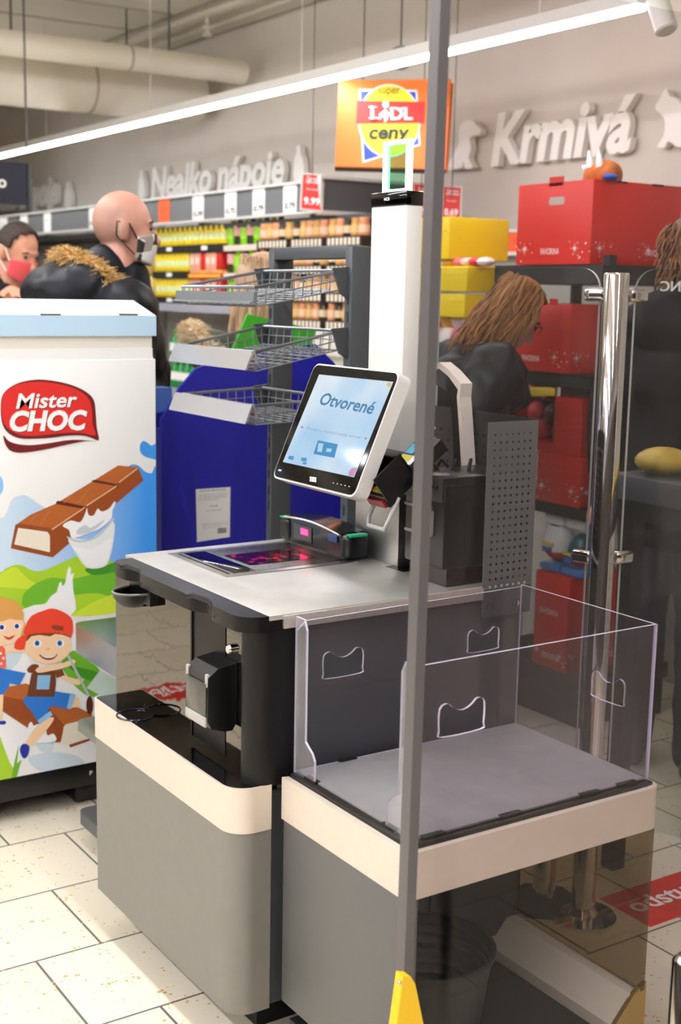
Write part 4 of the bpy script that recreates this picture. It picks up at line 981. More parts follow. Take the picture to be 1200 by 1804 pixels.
for k in range(4): lt('cukor, mlieko, kakao, lecitin, aroma, lieskovce', .05, .875 - k * .035, .86 if k < 3 else .6, .018)
lt('CHOCOMIX', .38, .64, .25, .025); lt('400 x ± 50 g = 20 kg', .28, .55, .46, .028)
for k in range(3): lt('skladujte v suchu pri teplote do 22 C, minimum', .15, .30 - k * .04, .8 - .2 * (k == 2), .016)
for k in range(14): b.poly([(lx0 + LW * (.62 + k * .02), YB - .0014, lz0 + LH * .09), (lx0 + LW * (.62 + k * .02 + (.012 if k % 3 else .006)), YB - .0014, lz0 + LH * .09), (lx0 + LW * (.62 + k * .02 + (.012 if k % 3 else .006)), YB - .0014, lz0 + LH * .2), (lx0 + LW * (.62 + k * .02), YB - .0014, lz0 + LH * .2)])
b.build('label_print', None, lab)
YG_ = YB + .2
P = [ony(x, y, YG_) for x, y in ((400, 640), (437, 553), (556, 581), (546, 625), (546, 700), (400, 700))]
b = MB().mat(M('green_card', '#3BA61F', .55)).prism([Vector((P[-1].x, YG_, .02)), P[0], P[1], P[2], P[3], Vector((P[-2].x, YG_, .02))], (0, .012, 0))
tag(b.build('green_display'), 'bright green cardboard sheet standing behind the blue display', 'display')
ps = [ony(x, y, YB + .16) for x, y in ((272, 740), (272, 683), (304, 690), (304, 740))]
t = thing('product_box', 'small blue and green product box at the left edge of the blue display', 'box', tuple(ps[0]))
b = MB().mat(M('pack_green', '#3E6B2C', .5)).box((ps[0].x, YB + .145, .02), (ps[2].x, YB + .22, ps[0].z + .03)); b.build('pack', None, t)
b = MB().mat(M('pack_blue', '#4F74B8', .5)).box((ps[0].x, YB + .144, ps[0].z + .025), (ps[2].x - .01, YB + .22, ps[1].z)); b.build('lid', None, t)

# ------------------------------------------------------------------ wire basket rack
RX = 1.95; RY0, RY1 = 2.90, 3.345
RK = thing('basket_rack', 'dark grey slotted metal rack frame behind the kiosk carrying three wire baskets', 'rack', (1.98, 3.12, 0))
RG = M('rack_grey', '#44484C', .42)
for (ya, yb) in ((2.905, 2.938), (3.317, 3.347)):
    b = MB().mat(RG).box((RX, ya, 0.02), (RX + .068, yb, 1.676), .002); up = b.build('upright', None, RK)
    b = MB().mat(M('slot_black'))
    k = 1.60
    while k > .9: b.box((RX - .0006, (ya + yb) / 2 - .004, k), (RX + .001, (ya + yb) / 2 + .004, k - .03)); k -= .048
    b.build('slot_row', None, up)
b = MB().mat(RG).box((RX + .002, 2.93, 1.645), (RX + .06, 3.33, 1.680), .003); b.build('cross_beam', None, RK)
b = MB().mat(RG).box((RX - .25, 2.9, 0), (RX + .1, 3.35, .06), .004); b.build('base', None, RK)
b = MB().mat(CHROME).cyl((RX + .02, 2.955, .9), (RX + .02, 2.955, 1.6), .008, 12); b.build('chrome_rod', None, RK)
WIRE = M('wire_grey', '#8C9196', .32, .6)
def basket(z0, z1, label, tilt_lip, hgt=.05):
    xf, xb = 1.665, 1.93; ya, yb = 2.925, 3.342
    t = thing('wire_basket', label, 'basket', ((xf + xb) / 2, (ya + yb) / 2, z0), 'wire baskets on the dark rack')
    Z = lambda x: z0 + (z1 - z0) * (x - xf) / (xb - xf)
    Pt = lambda x, y, d=0: Vector((x, y, Z(x) - d))
    r = .0036
    b = MB().mat(WIRE).tube([Pt(xf, ya), Pt(xb, ya), Pt(xb, yb), Pt(xf, yb)], r * 1.25, 8, True); b.build('rim', None, t)
    b = MB().mat(WIRE)
    n = 10
    for k in range(n + 1):
        y = ya + (yb - ya) * k / n
        b.tube([Pt(xf, y), Pt(xf + .006, y, hgt), Pt(xb - .006, y, hgt), Pt(xb, y)], .0018, 5)
    m = 9
    for k in range(m + 1):
        x = xf + .006 + (xb - xf - .012) * k / m
        b.tube([Pt(x, ya), Pt(x, ya + .006, hgt), Pt(x, yb - .006, hgt), Pt(x, yb)], .0018, 5)
    for k in range(1, 9):
        x = xf + (xb - xf) * (k - .5) / 8; b.tube([Pt(x, ya + .006, hgt), Pt(x, yb - .006, hgt)], .0015, 5)
    b.tube([Pt(xf, ya + .003, hgt * .5), Pt(xb, ya + .003, hgt * .5), Pt(xb, yb - .003, hgt * .5), Pt(xf, yb - .003, hgt * .5)], .0018, 5, True)
    b.build('wire_mesh', None, t)
    # price strip on the front edge
    b = MB().mat(M('price_strip', '#B4B3B5', .25, .6) if tilt_lip else M('price_strip_dark', '#82868A', .3, .4))
    a0, a1 = (ya - .012, yb + .02)
    if tilt_lip: pr = [(xf - .006, Z(xf) + .004), (xf - .014, Z(xf) + .004), (xf - .034, Z(xf) - .045), (xf - .031, Z(xf) - .046), (xf - .009, Z(xf) - .002), (xf + .004, Z(xf) - .03), (xf + .007, Z(xf) - .03)]
    else: pr = [(xf - .004, Z(xf) - .012), (xf - .01, Z(xf) - .012), (xf - .012, Z(xf) - .036), (xf - .022, Z(xf) - .038), (xf - .022, Z(xf) - .042), (xf - .006, Z(xf) - .04)]
    b.prism([(x, a0, z) for x, z in pr], (0, a1 - a0, 0)); b.build('price_strip', None, t)
    for y in (ya - .006, yb - .002): MB().mat(RG).prism([(xb - .03, y, Z(xb) + .006), (xb + .02, y, Z(xb) + .01), (xb + .02, y, Z(xb) - .075), (xb - .006, y, Z(xb) - .06)], (0, .008, 0)).build('bracket', None, t)
basket(1.563, 1.612, 'topmost wire basket on the dark rack, with a dark price strip', 0)
basket(1.397, 1.452, 'middle wire basket on the dark rack, sloping forward with a silver strip', 1)
basket(1.258, 1.27, 'lowest wire basket on the dark rack, level, its end behind the touch screen', 1)

# ------------------------------------------------------------------ glass gate with chrome post
GT = thing('glass_gate', 'chrome gate post with a glass leaf on either side, beyond the bag stand', 'gate', (2.222, 2.2, 0))
pc = Vector((2.222, 2.2, 0))
b = MB().mat(CHROME).lathe([(.03, .012), (.03, 1.606), (.028, 1.611), (.002, 1.612)], pc, 40); b.build('post', None, GT)
b = MB().mat(CHROME).lathe([(.085, 0), (.085, .008), (.04, .014), (.031, .03)], pc, 32); b.build('post_flange', None, GT)
GLS = glass_mat('gate_glass', '#EEF1F0', 0, 1.5, .003, .6); GED = M('glass_edge', '#E8ECEA', .2)
def leaf(pts, d, nm):
    P = [Vector(p) for p in pts]; n = len(P); d = Vector(d)
    b = MB().mat(GLS); tri = tessellate_polygon([P]); b.add(P + [p + d for p in P], [tuple(t) for t in tri] + [tuple(i + n for i in reversed(t)) for t in tri])
    b.mat(GED); b.add(P + [p + d for p in P], [(i, (i + 1) % n, n + (i + 1) % n, n + i) for i in range(n)]); return b.build(nm, None, GT)
def leafpts(a, b_, z0, z1, ra, rb):     # upright sheet from a to b with rounded upper corners
    a, b_ = Vector(a), Vector(b_); L = (b_ - a).length; u = (b_ - a) / L; o = [(0, z0), (L, z0)]
    if rb: o += [(L - rb + rb * math.cos(math.radians(k * 15)), z1 - rb + rb * math.sin(math.radians(k * 15))) for k in range(7)]
    else: o.append((L, z1))
    if ra: o += [(ra - ra * math.sin(math.radians(k * 15)), z1 - ra + ra * math.cos(math.radians(k * 15))) for k in range(7)]
    else: o.append((0, z1))
    return [(a.x + u.x * s, a.y + u.y * s, z) for s, z in o]
lq = at(1051, 600, 3.06)
leaf(leafpts((lq.x, lq.y, 0), (2.10, 2.72, 0), .25, 1.622, .05, 0), (.0096, .0028, 0), 'glass_leaf')
rq = at(1113, 600, 3.06); rr = at(1330, 600, 2.9)
leaf(leafpts((rq.x, rq.y, 0), (rr.x, rr.y, 0), .25, 1.622, .05, 0), (.0096, .0028, 0), 'glass_leaf')
b = MB().mat(CHROME)
for z in (1.56, .93):
    for q in (lq, rq):
        dv = (Vector((q.x, q.y, 0)) - pc); dv.z = 0; dn = dv.normalized()
        clamp = MB().mat(CHROME).box((-.02, -.016, -.016), (.034, .016, .016), .009, 3, Matrix.Translation((q.x, q.y, z)) @ Matrix.Rotation(math.atan2(dn.y, dn.x), 4, 'Z')); clamp.build('clamp', None, GT)
        MB().mat(CHROME).cyl(Vector((pc.x, pc.y, z)) + dn * .028, Vector((q.x, q.y, z)), .007, 10).build('clamp_pin', None, GT)

# ------------------------------------------------------------------ clear screen in front, on its grey post
SCR = thing('protective_screen', 'tall clear plexiglass screen on a slim grey post with a yellow foot in front', 'screen', (1.2, 1.58, 0))
YS_ = 1.58
tp, bt = ony(779, -60, YS_), ony(713, 1700, YS_)
ax_ = (tp - bt).normalized(); lowp = bt - ax_ * (bt.z / ax_.z)
PG = M('post_grey', '#625E60', .4, .3)
w = Vector((.0095, 0, 0))
b = MB().mat(PG).add([lowp - w + Vector((0, -.012, 0)), lowp + w + Vector((0, -.012, 0)), lowp + w + Vector((0, .012, 0)), lowp - w + Vector((0, .012, 0)), tp - w + Vector((0, -.012, 0)), tp + w + Vector((0, -.012, 0)), tp + w + Vector((0, .012, 0)), tp - w + Vector((0, .012, 0))], [(0, 1, 5, 4), (1, 2, 6, 5), (2, 3, 7, 6), (3, 0, 4, 7), (4, 5, 6, 7), (3, 2, 1, 0)]); b.build('post', None, SCR)
PLX = glass_mat('screen_plexi', '#F4F2F3', 0, 1.49, .003, .33)
b = MB().mat(PLX).add([Vector((lowp.x + .012, YS_ - .002, .12)), Vector((2.1, YS_ - .002, .12)), Vector((2.1, YS_ - .002, tp.z)), Vector((tp.x + .012, YS_ - .002, tp.z)), Vector((lowp.x + .012, YS_ + .002, .12)), Vector((2.1, YS_ + .002, .12)), Vector((2.1, YS_ + .002, tp.z)), Vector((tp.x + .012, YS_ + .002, tp.z))], [(0, 1, 2, 3), (7, 6, 5, 4), (0, 4, 5, 1), (1, 5, 6, 2), (2, 6, 7, 3)]); b.build('clear_sheet', None, SCR)
yl = [ony(x, y, YS_ - .016) for x, y in ((698, 1710), (711, 1711), (719, 1724), (737, 1812), (684, 1812))]
k_ = (yl[3] - yl[2]); k2 = (yl[4] - yl[0])
yl = yl[:3] + [yl[2] + k_ * ((yl[2].z - .0) / -k_.z), yl[0] + k2 * ((yl[0].z - 0) / -k2.z)]
b = MB().mat(M('yellow_foot', '#F2C417', .45)).prism(yl, (0, -.02, 0)); ft = b.build('yellow_foot', None, SCR)
q = ony(704, 1731, YS_ - .037)
MB().mat(CHROME).ball(q, .004, 10, 6).build('bolt', None, ft)

q = onz(957, 1592, 0)  # bollard added as stand-in for a chrome post seen through the end panel
t = thing('added_bollard', 'short chrome bollard, added for a post seen through the smoked end panel', 'bollard', (q.x, q.y, 0))
MB().mat(CHROME).lathe([(.03, .012), (.03, .40), (.026, .41), (.002, .41)], (q.x, q.y, 0), 32).build('post', None, t)
MB().mat(BLACK).prism([(q.x + .1 * math.cos(k * 1.0472 + .3), q.y + .1 * math.sin(k * 1.0472 + .3), 0) for k in range(6)], (0, 0, .012)).build('base_plate', None, t)

# ------------------------------------------------------------------ wall gondola: price header, shelves
HX = 3.5
GD = thing('gondola_shelf', 'long grey gondola shelf with a price header along the beige wall', 'shelf', (3.8, 8, 0))
HDR = M('header_grey', '#6B6C6E', .6); WTR = M('white_profile', '#D5D4D1', .5)
b = MB().mat(HDR).box((HX, 5.46, 1.955), (HX + .03, 13.5, 2.095)); hd = b.build('price_header', None, GD)
b = MB().mat(WTR).box((HX - .012, 5.46, 2.095), (HX + .03, 13.5, 2.106)); b.build('top_profile', None, hd)
b = MB().mat(WTR).box((HX - .014, 5.46, 1.943), (HX + .03, 13.5, 1.955)); b.build('bottom_profile', None, hd)
b = MB().mat(M('gondola_back', '#B9B6B0', .6)).box((4.0, 5.0, .02), (4.05, 13.5, 1.9)); b.build('back_panel', None, GD)
b = MB().mat(M('gondola_dark', '#4B4C4E', .6)).box((HX + .03, 5.0, 1.90), (4.05, 13.5, 1.93)); b.build('canopy', None, GD)
for z in (1.44, .93, .47, .08):
    b = MB().mat(M('shelf_board', '#9A9AA0', .5)).box((HX + .02, 6.2, z), (4.0, 13.5, z + .03)); sbd = b.build('shelf_board', None, GD)
    b = MB().mat(M('price_rail', '#A9AAB8', .45)).box((HX - .005, 6.2, z - .012), (HX + .02, 13.5, z + .034)); b.build('price_rail', None, sbd)
for y in (13.4, 12.1, 10.8, 9.55, 8.3, 7.0, 5.75):
    b = MB().mat(M('gondola_post', '#B3B0AA', .5)).box((3.93, y - .03, 0), (3.99, y + .03, 2.0)).box((HX + .1, y - .012, 1.93), (3.95, y + .012, 1.955)); b.build('post', None, GD)
def price_tag(x0, x1, price, X, z0, z1, label, colour=PAPER, ymid=350):
    a, c_ = onx(x0, ymid, X), onx(x1, ymid, X)
    t = thing('price_tag', label, 'price tag', (X, (a.y + c_.y) / 2, z0))
    MB().mat(colour).box((X, a.y, z0), (X - .003, c_.y, z1)).build('card', None, t)
    W_ = a.y - c_.y
    b = MB().mat(INK)
    if price: text(b, price, (X - .004, a.y - W_ * .12, z0 + (z1 - z0) * .12), (0, -1, 0), (0, 0, 1), W_ * .8, (z1 - z0) * .24, .03)
    for k in range(3): b.box((X - .0035, a.y - W_ * .2, z0 + (z1 - z0) * (.5 + .1 * k)), (X - .004, c_.y + W_ * .25, z0 + (z1 - z0) * (.515 + .1 * k)))
    b.build('print', None, t)
ORT = M('orange_tag', '#F2602C', .6); Z0, Z1 = 1.958, 2.094
for x0, x1, pr, lab in ((-2, 12, '', 'white price tag at the left edge, just below the dark sign'), (36, 48, '', 'white price tag above the man in the pink mask'),
                        (77, 89, '', 'second white price tag left of the bald man'), (157, 169, '0.49', 'white price tag just behind the back of the bald head'),
                        (340, 359, '0.39', 'white 0.39 price tag right of the orange tag'), (397, 417, '0.75', 'white 0.75 price tag on the shelf header'),
                        (446, 467, '0.79', 'left one of two white 0.79 price tags'), (500, 523, '0.79', 'white 0.79 price tag beside the red 9.99 sign')):
    price_tag(x0, x1, pr, HX - .001, Z0, Z1, lab)
price_tag(280, 299, '', HX - .001, Z0, Z1, 'orange price tag to the right of the bald head', ORT)
# red price signs in stand-out frames
def red_sign(pxs, D, price, label, back=None):
    tl, tr, brr, bl = [at(x, y, D) for x, y in pxs]
    u = (tr - tl).normalized(); v = ((tl - bl) - u * (tl - bl).dot(u)).normalized(); n = u.cross(v)
    t = thing('sale_sign', label, 'sign', tuple((tl + brr) / 2), 'red price signs over the shelves')
    w, h = (tr - tl).length, (tl - bl).length
    MB().mat(RED).prism([bl, brr, tr, tl], -n * .006).build('panel', None, t)
    b = MB().mat(M('clear_holder', '#C9C6C2', .3)); e = .008
    b.prism([bl - u * e - v * e - n * .001, brr + u * e - v * e - n * .001, tr + u * e + v * e - n * .001, tl - u * e + v * e - n * .001], -n * .004); b.build('holder', None, t)
    b = MB().mat(PAPER)
    if price: text(b, price, bl + u * w * .1 + v * h * .12 + n * .002, u, v, w * .8, h * .22, .03)
    text(b, 'Cenovo', bl + u * w * .15 + v * h * .85 + n * .002, u, v, w * .7, h * .09, .02); text(b, 'výhodné', bl + u * w * .1 + v * h * .73 + n * .002, u, v, w * .8, h * .11, .02)
    text(b, 'Pivo svetlé', bl + u * w * .2 + v * h * .55 + n * .002, u, v, w * .55, h * .06, 0)
    b.build('lettering', None, t)
    c_ = (tl + brr) / 2 - n * .006; MB().mat(BLACK).tube([c_, (c_.x, c_.y, 3.26)], .002, 6).build('hanger_rod', None, t); return t
red_sign(((534, 307), (569, 310), (566, 370), (531, 367)), 6.25, '9.99', 'red 9.99 price sign left of the orange sign')
red_sign(((730, 325), (756, 327), (754, 384), (729, 384)), 5.9, '.49', 'red price sign partly hidden by the white signal pole')
red_sign(((782, 329), (812, 331), (810, 388), (779, 386)), 5.9, '0.69', 'red 0.69 price sign right of the grey screen post')
# header of the bay under the orange sign, facing the camera
YH = 5.42
q = [ony(x, y, YH) for x, y in ((560, 312), (835, 318), (835, 388), (556, 378))]
zt_, zb_ = 2.10, 1.95
t = thing('shelf_header', 'dark grey shelf header panel below the orange sign', 'header', (3.9, YH, 1.95))
MB().mat(M('header_dark', '#55565A', .6)).box((HX - .05, YH, zb_), (4.09, YH + .03, zt_)).build('panel', None, t)
b = MB().mat(WTR).box((HX - .05, YH - .012, zt_), (4.09, YH + .03, zt_ + .015)).box((HX - .05, YH - .014, zb_ - .02), (4.09, YH + .03, zb_)).box((HX - .062, YH - .012, zb_ - .02), (HX - .05, YH + .03, zt_ + .015)); b.build('profile_frame', None, t)
# pet food shelf at the right
t = thing('price_rail_board', 'price header of the pet food shelf left of the red gift box', 'header', (3.9, 4.3, 1.75))
MB().mat(M('rail_dark', '#3A3B3E', .6)).box((3.9, 2.5, 1.752), (3.92, 5.05, 1.838)).build('board', None, t)
MB().mat(WTR).box((3.89, 2.5, 1.735), (3.92, 5.05, 1.752)).box((3.89, 2.5, 1.838), (3.92, 5.05, 1.85)).build('profile', None, t)
MB().mat(M('gondola_back')).box((3.96, 2.5, 0), (4.05, 5.05, 1.74)).box((3.92, 2.5, 1.75), (4.09, 2.56, 1.84)).build('back_panel', None, t)
for x0, x1, pr, lab in ((800, 819, '', 'first white tag on the pet food header beside the screen post'), (838, 857, '7.49', 'middle white tag on the pet food header'), (866, 886, '4.29', 'white tag on the pet food header nearest the orange one')):
    price_tag(x0, x1, pr, 3.899, 1.753, 1.837, lab, PAPER, 430)
price_tag(897, 918, '', 3.899, 1.753, 1.837, 'orange tag on the pet food header beside the red gift box', ORT, 430)

# ------------------------------------------------------------------ goods on the gondola
def inst(o, loc, label=None, group=None):
    c_ = o.copy(); COL.objects.link(c_); c_.location = loc
    if label: c_['label'] = label
    if group: c_['group'] = group
    return c_
def proto(mb, name, label, cat, group):
    o = mb.build(name); tag(o, label, cat, group); PROT.append(o); return o
PROT = []
def place_row(pr, xs, label, group, first=None):
    for p in xs: inst(pr, p, label, group)
YEL = M('yellow_can', '#F0D21A', .3); YLW = M('can_label', '#D9E6A8', .4)
r_ = .031
mb = MB().mat(YEL).lathe([(r_ * .85, 0), (r_, .006), (r_, .035)], (0, 0, 0), 14).mat(YLW).lathe([(r_ + .0003, .035), (r_ + .0003, .07)], (0, 0, 0), 14).mat(YEL).lathe([(r_, .07), (r_, .104), (r_ * .8, .115)], (0, 0, 0), 14)
CAN = proto(mb, 'drink_can', '', 'can', '')
mb = MB().mat(M('tray_black', '#1C1A18', .6)).box((-.002, -.235, 0), (.13, .235, .042)).mat(PAPER).box((-.0035, -.04, .01), (-.002, .03, .034)); TRAY = proto(mb, 'can_tray', '', 'tray', '')
SZ = 1.472
yc1 = (onx(268, 500, 3.52).y + onx(330, 500, 3.52).y) / 2
for i in range(3):
    z = SZ + i * .152; nm = ('lowest', 'middle', 'topmost')[i]
    inst(TRAY, (3.52, yc1, z), f'{nm} black can tray of the stack beside the bald man', 'black can trays')
    for k in range(7):
        for d in range(2): inst(CAN, (3.555 + d * .064, yc1 + .2 - k * .066, z + .036), f'yellow drink can in the {nm} black tray beside the bald man', f'yellow cans in the {nm} tray')
yc2 = yc1 - .46
inst(TRAY, (3.52, yc2, SZ + .304), 'black can tray on top of the red juice cartons', 'black can trays')
for k in range(7): inst(CAN, (3.555, yc2 + .2 - k * .066, SZ + .34), 'yellow drink can in the tray above the red juice cartons', 'yellow cans over the juice')
mb = MB().mat(M('juice_red', '#CE2A26', .4)).box((-.03, -.03, 0), (.03, .03, .135), .004).mat(M('juice_band', '#EFC15B', .4)).box((-.0306, -.0306, .01), (.0306, .0306, .035)); JR = proto(mb, 'juice_carton', '', 'carton', '')
mb = MB().mat(M('juice_peach', '#E8A98C', .4)).box((-.03, -.03, 0), (.03, .03, .135), .004).mat(M('juice_pink', '#F0DCD2', .4)).box((-.0306, -.02, .07), (.0306, .02, .105)); JP = proto(mb, 'juice_carton', '', 'carton', '')
mb = MB().mat(M('juice_tray', '#D8502C', .5)).box((-.002, -.2, 0), (.13, .2, .03)).mat(M('juice_tray_y', '#EFCB3A', .5)).box((-.003, -.2, .008), (-.002, .2, .022)); JT = proto(mb, 'juice_tray', '', 'tray', '')
for i in range(2):
    z = SZ + i * .152; nm = ('lower', 'upper')[i]
    inst(JT, (3.52, yc2, z), f'red and yellow juice tray, the {nm} of two', 'juice trays')
    for k in range(6): inst((JP, JP, JR)[k % 3], (3.556, yc2 + .165 - k * .066, z + .012), f'{("peach","peach","red")[k % 3]} juice carton in the {nm} red tray', f'{("peach","peach","red")[k % 3]} juice in the {nm} tray')
def bottle_mb(cb, cl, cc, R=.033, H=.2, lab=(.06, .12)):
    mb = MB().mat(cb).lathe([(R * .8, 0), (R, .01), (R, lab[0])], (0, 0, 0), 14).mat(cl).lathe([(R + .0004, lab[0]), (R + .0004, lab[1])], (0, 0, 0), 14).mat(cb).lathe([(R, lab[1]), (R, H * .68), (R * .45, H * .88), (R * .42, H * .93)], (0, 0, 0), 14).mat(cc).lathe([(R * .46, H * .93), (R * .46, H)], (0, 0, 0), 12); return mb
LIME = M('lime_bottle', '#86C51E', .25); DKG = M('dark_bottle', '#2C3A1C', .2); PNK = M('pink_label', '#E8A7A5', .5)
GB1 = proto(bottle_mb(LIME, M('lime_label', '#9BD433', .4), M('lime_cap', '#C8D63A', .4), .034, .165), 'drink_bottle', '', 'bottle', '')
GB2 = proto(bottle_mb(DKG, PNK, M('dark_cap', '#2A2A20', .4), .034, .165, (.075, .13)), 'drink_bottle', '', 'bottle', '')
mb = MB().mat(M('pale_tray', '#E9D3C8', .6)).box((-.002, -.3, 0), (.14, .3, .03)); PT = proto(mb, 'bottle_tray', '', 'tray', '')
yc3 = yc2 - .54
for i in range(3):
    z = SZ - .02 + i * .165 if i else SZ; nm = ('lowest', 'middle', 'topmost')[i]
    z = SZ + i * .152
    inst(PT, (3.52, yc3, z), f'pale tray under green bottles, {nm} of three', 'pale bottle trays')
    for k in range(8): inst((GB1, GB2)[(k + i) % 2], (3.56, yc3 + .26 - k * .074, z + .006), f'{("lime green", "dark pink-labelled")[(k + i) % 2]} drink bottle on the {nm} pale tray', f'{("lime", "dark")[(k + i) % 2]} bottles on the {nm} pale tray')
# jars in dark trays, right part
def jar_mb(c, l, cap): return MB().mat(c).lathe([(.026, 0), (.029, .005), (.029, .02)], (0, 0, 0), 12).mat(l).lathe([(.0294, .02), (.0294, .055)], (0, 0, 0), 12).mat(c).lathe([(.029, .055), (.024, .075)], (0, 0, 0), 12).mat(cap).lathe([(.026, .075), (.026, .09)], (0, 0, 0), 12)
GOLD = M('jar_gold', '#C99A55', .3); JARS = [proto(jar_mb(a, l, c_), 'coffee_jar', '', 'jar', '') for a, l, c_ in ((GOLD, M('jar_tan', '#E0B878', .5), GOLD), (M('jar_peach', '#D98E62', .3), M('jar_lab', '#EBC3A2', .5), M('jar_pcap', '#E59F78', .4)), (M('jar_dark', '#3A281C', .2), M('jar_lab2', '#D9C49C', .5), M('jar_blackcap', '#1E1A18', .4)))]
JN = ('gold', 'peach', 'dark')
mb = MB().mat(M('jar_tray', '#2B1E16', .6)).box((-.002, -.16, 0), (.13, .16, .05)).mat(M('jar_tray_label', '#EFE3CF', .6))
for k in range(8): mb.box((-.0032, -.14 + k * .036, .008), (-.002, -.118 + k * .036, .042))
JTY = proto(mb, 'jar_tray', '', 'tray', '')
JZ0 = 1.372
b = MB().mat(M('jar_stand', '#D9D5CC', .6)).box((3.46, 5.02, 1.25), (3.6, 6.14, JZ0)).box((3.5, 5.05, 0), (3.6, 6.1, 1.25)); tag(b.build('display_plinth'), 'pale plinth under the stacked coffee jars', 'plinth')
TN = ('lowest', 'second', 'third', 'topmost'); CN = ('left', 'middle', 'right')
for i in range(4):
    for j in range(3):
        y = 5.92 - j * .335; z = JZ0 + i * .134
        inst(JTY, (3.47, y, z), f'dark coffee jar tray, {TN[i]} row, {CN[j]} stack', 'dark jar trays')
        for k in range(5):
            q = (0, 0, 1, 1, 2)[(k * 2 + j + i) % 5]
            inst(JARS[q], (3.505, y + .128 - k * .064, z + .044), f'{JN[q]} coffee jar in the {CN[j]} tray of the {TN[i]} row', f'{JN[q]} jars, {CN[j]} tray, {TN[i]} row')
# green water bottles below and goods at the far left
GRB = M('green_bottle', '#1F8A45', .2)
WB = proto(bottle_mb(GRB, PAPER, M('green_cap', '#2FA85A', .4), .04, .175, (.05, .1)), 'water_bottle', '', 'bottle', '')
for i in range(2):
    for k in range(9): inst(WB, (3.57, 7.25 - k * .084, .96 + i * .176), f'green water bottle in the {("lower", "upper")[i]} layer below the yellow cans', f'green water bottles, {("lower", "upper")[i]} layer')
for k in range(4): inst(WB, (3.57, 9.05 - k * .1, SZ), 'green bottle behind the dark jacket of the bald man', 'green bottles by the bald man')
mb = MB().mat(M('orange_pack', '#E07A2E', .5)).box((-.04, -.1, 0), (.1, .1, .24), .01).mat(M('pack_top', '#7BA23C', .5)).box((-.041, -.1, .2), (.1, .1, .241)); OP = proto(mb, 'snack_pack', '', 'pack', '')
for k in range(3): inst(OP, (3.57, 9.95 - k * .21, SZ), 'orange and green pack behind the man in the pink mask', 'orange packs at the left')
# golden bag pile right of the masked face
GBAG = M('gold_bag', '#CDB05A', .4, 0, .3, 18)
for k in range(5):
    t = MB().mat(GBAG).ball((0, 0, .09), (.05, .05, .09), 12, 8); o = t.build('snack_bag'); o.location = (3.6, 7.72 - (k % 2) * .1, SZ + (k // 2) * .165); tag(o, 'golden snack bag between the masked face and the yellow cans', 'bag', 'golden bags')
for o in PROT: bpy.data.objects.remove(o)

# ------------------------------------------------------------------ yellow promotion stack behind the signal pole
YC = M('yellow_carton', '#F5D414', .5); PX_ = 3.12
def ycarton(x0, y0, x1, y1, dep, label):
    a, c_ = onx(x0, y0, PX_), onx(x1, y1, PX_)
    t = thing('yellow_carton', label, 'carton', (PX_, (a.y + c_.y) / 2, c_.z), 'yellow promotion cartons')
    MB().mat(YC).box((PX_, a.y, c_.z), (PX_ + dep, c_.y, a.z), .004).build('body', None, t)
    MB().mat(M('carton_dark_yellow', '#D9B40E', .5)).box((PX_ - .001, a.y - .01, a.z - (a.z - c_.z) * .35), (PX_, c_.y + .01, a.z - (a.z - c_.z) * .33)).build('fold_line', None, t)  # darker yellow line across the carton front
    return a, c_
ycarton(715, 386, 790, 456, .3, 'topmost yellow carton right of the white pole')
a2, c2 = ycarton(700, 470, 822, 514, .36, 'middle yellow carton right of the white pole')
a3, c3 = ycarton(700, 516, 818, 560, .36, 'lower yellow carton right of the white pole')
zt2 = onx(760, 456, PX_).z
PINKS = [M('sweet_' + c_, c_, .4) for c_ in ('#E07C8C', '#F2D9D4', '#D43A48', '#F6EDE6', '#E8B23C')]
ypp = onx(720, 460, PX_).y
for k in range(9):
    o = MB().mat(PINKS[k % 5]).ball((0, 0, .017), (.04, .03, .018), 10, 6).build('sweet_bag'); o.location = (PX_ + .06, ypp - .01 - k * .05, a2.z); tag(o, 'small colourful sweet bag between the yellow cartons', 'sweets', 'sweet bags between the cartons')
b = MB().mat(M('promo_stand', '#C9C4BC', .6)).box((PX_ + .03, c3.y, 0), (PX_ + .36, a3.y, 1.16)); tag(b.build('display_plinth'), 'pale stand under the yellow cartons', 'plinth')
for i in range(4):
    for k in range(7):
        o = MB().mat(PINKS[(k * 2 + i) % 5]).ball((0, 0, .055), (.05, .045, .056), 10, 7).build('sweet_bag'); o.location = (PX_ + .08, a3.y - .05 - k * .07, 1.16 + i * .085 if i < 4 else 0); tag(o, 'pink and red sweet bag below the yellow cartons', 'sweets', 'sweet bags below the cartons')

# ------------------------------------------------------------------ rack of red gift boxes
RKX = 3.2
RR = thing('gift_rack', 'black display rack holding red gift boxes behind the glass gate', 'rack', (3.4, 3.5, 0))
BR = M('rack_black', '#252628', .5)
for x in (3.24, 3.60):
    for y in (3.246, 3.782): MB().mat(BR).box((x, y, 0), (x + .035, y + .03, 1.70 if y < 3.3 and x < 3.3 else 1.62)).build('post', None, RR)
for z0, z1 in ((1.60, 1.667), (1.235, 1.285), (.772, .815), (.14, .2)): MB().mat(BR).box((RKX + .01, 3.245, z0), (3.66, 3.815, z1)).build('shelf', None, RR)
MB().mat(BR).box((RKX + .03, 3.28, 0), (3.64, 3.76, .14)).build('base', None, RR)
GIFT = M('gift_red', '#D12A22', .45, 0, .05, 3); GIFTD = M('gift_red_side', '#B7221E', .5)
STW = M('star_white', '#F6E9E4', .5)
def star(mb, P, cx, cz, s):
    pts = []
    for k in range(16):
        r = s * ((1 if k % 4 == 0 else .62) if k % 2 == 0 else .13); a = math.pi / 8 * k + math.pi / 2
        pts.append(P(cx + r * math.cos(a), cz + r * math.sin(a)))
    mb.poly(pts)
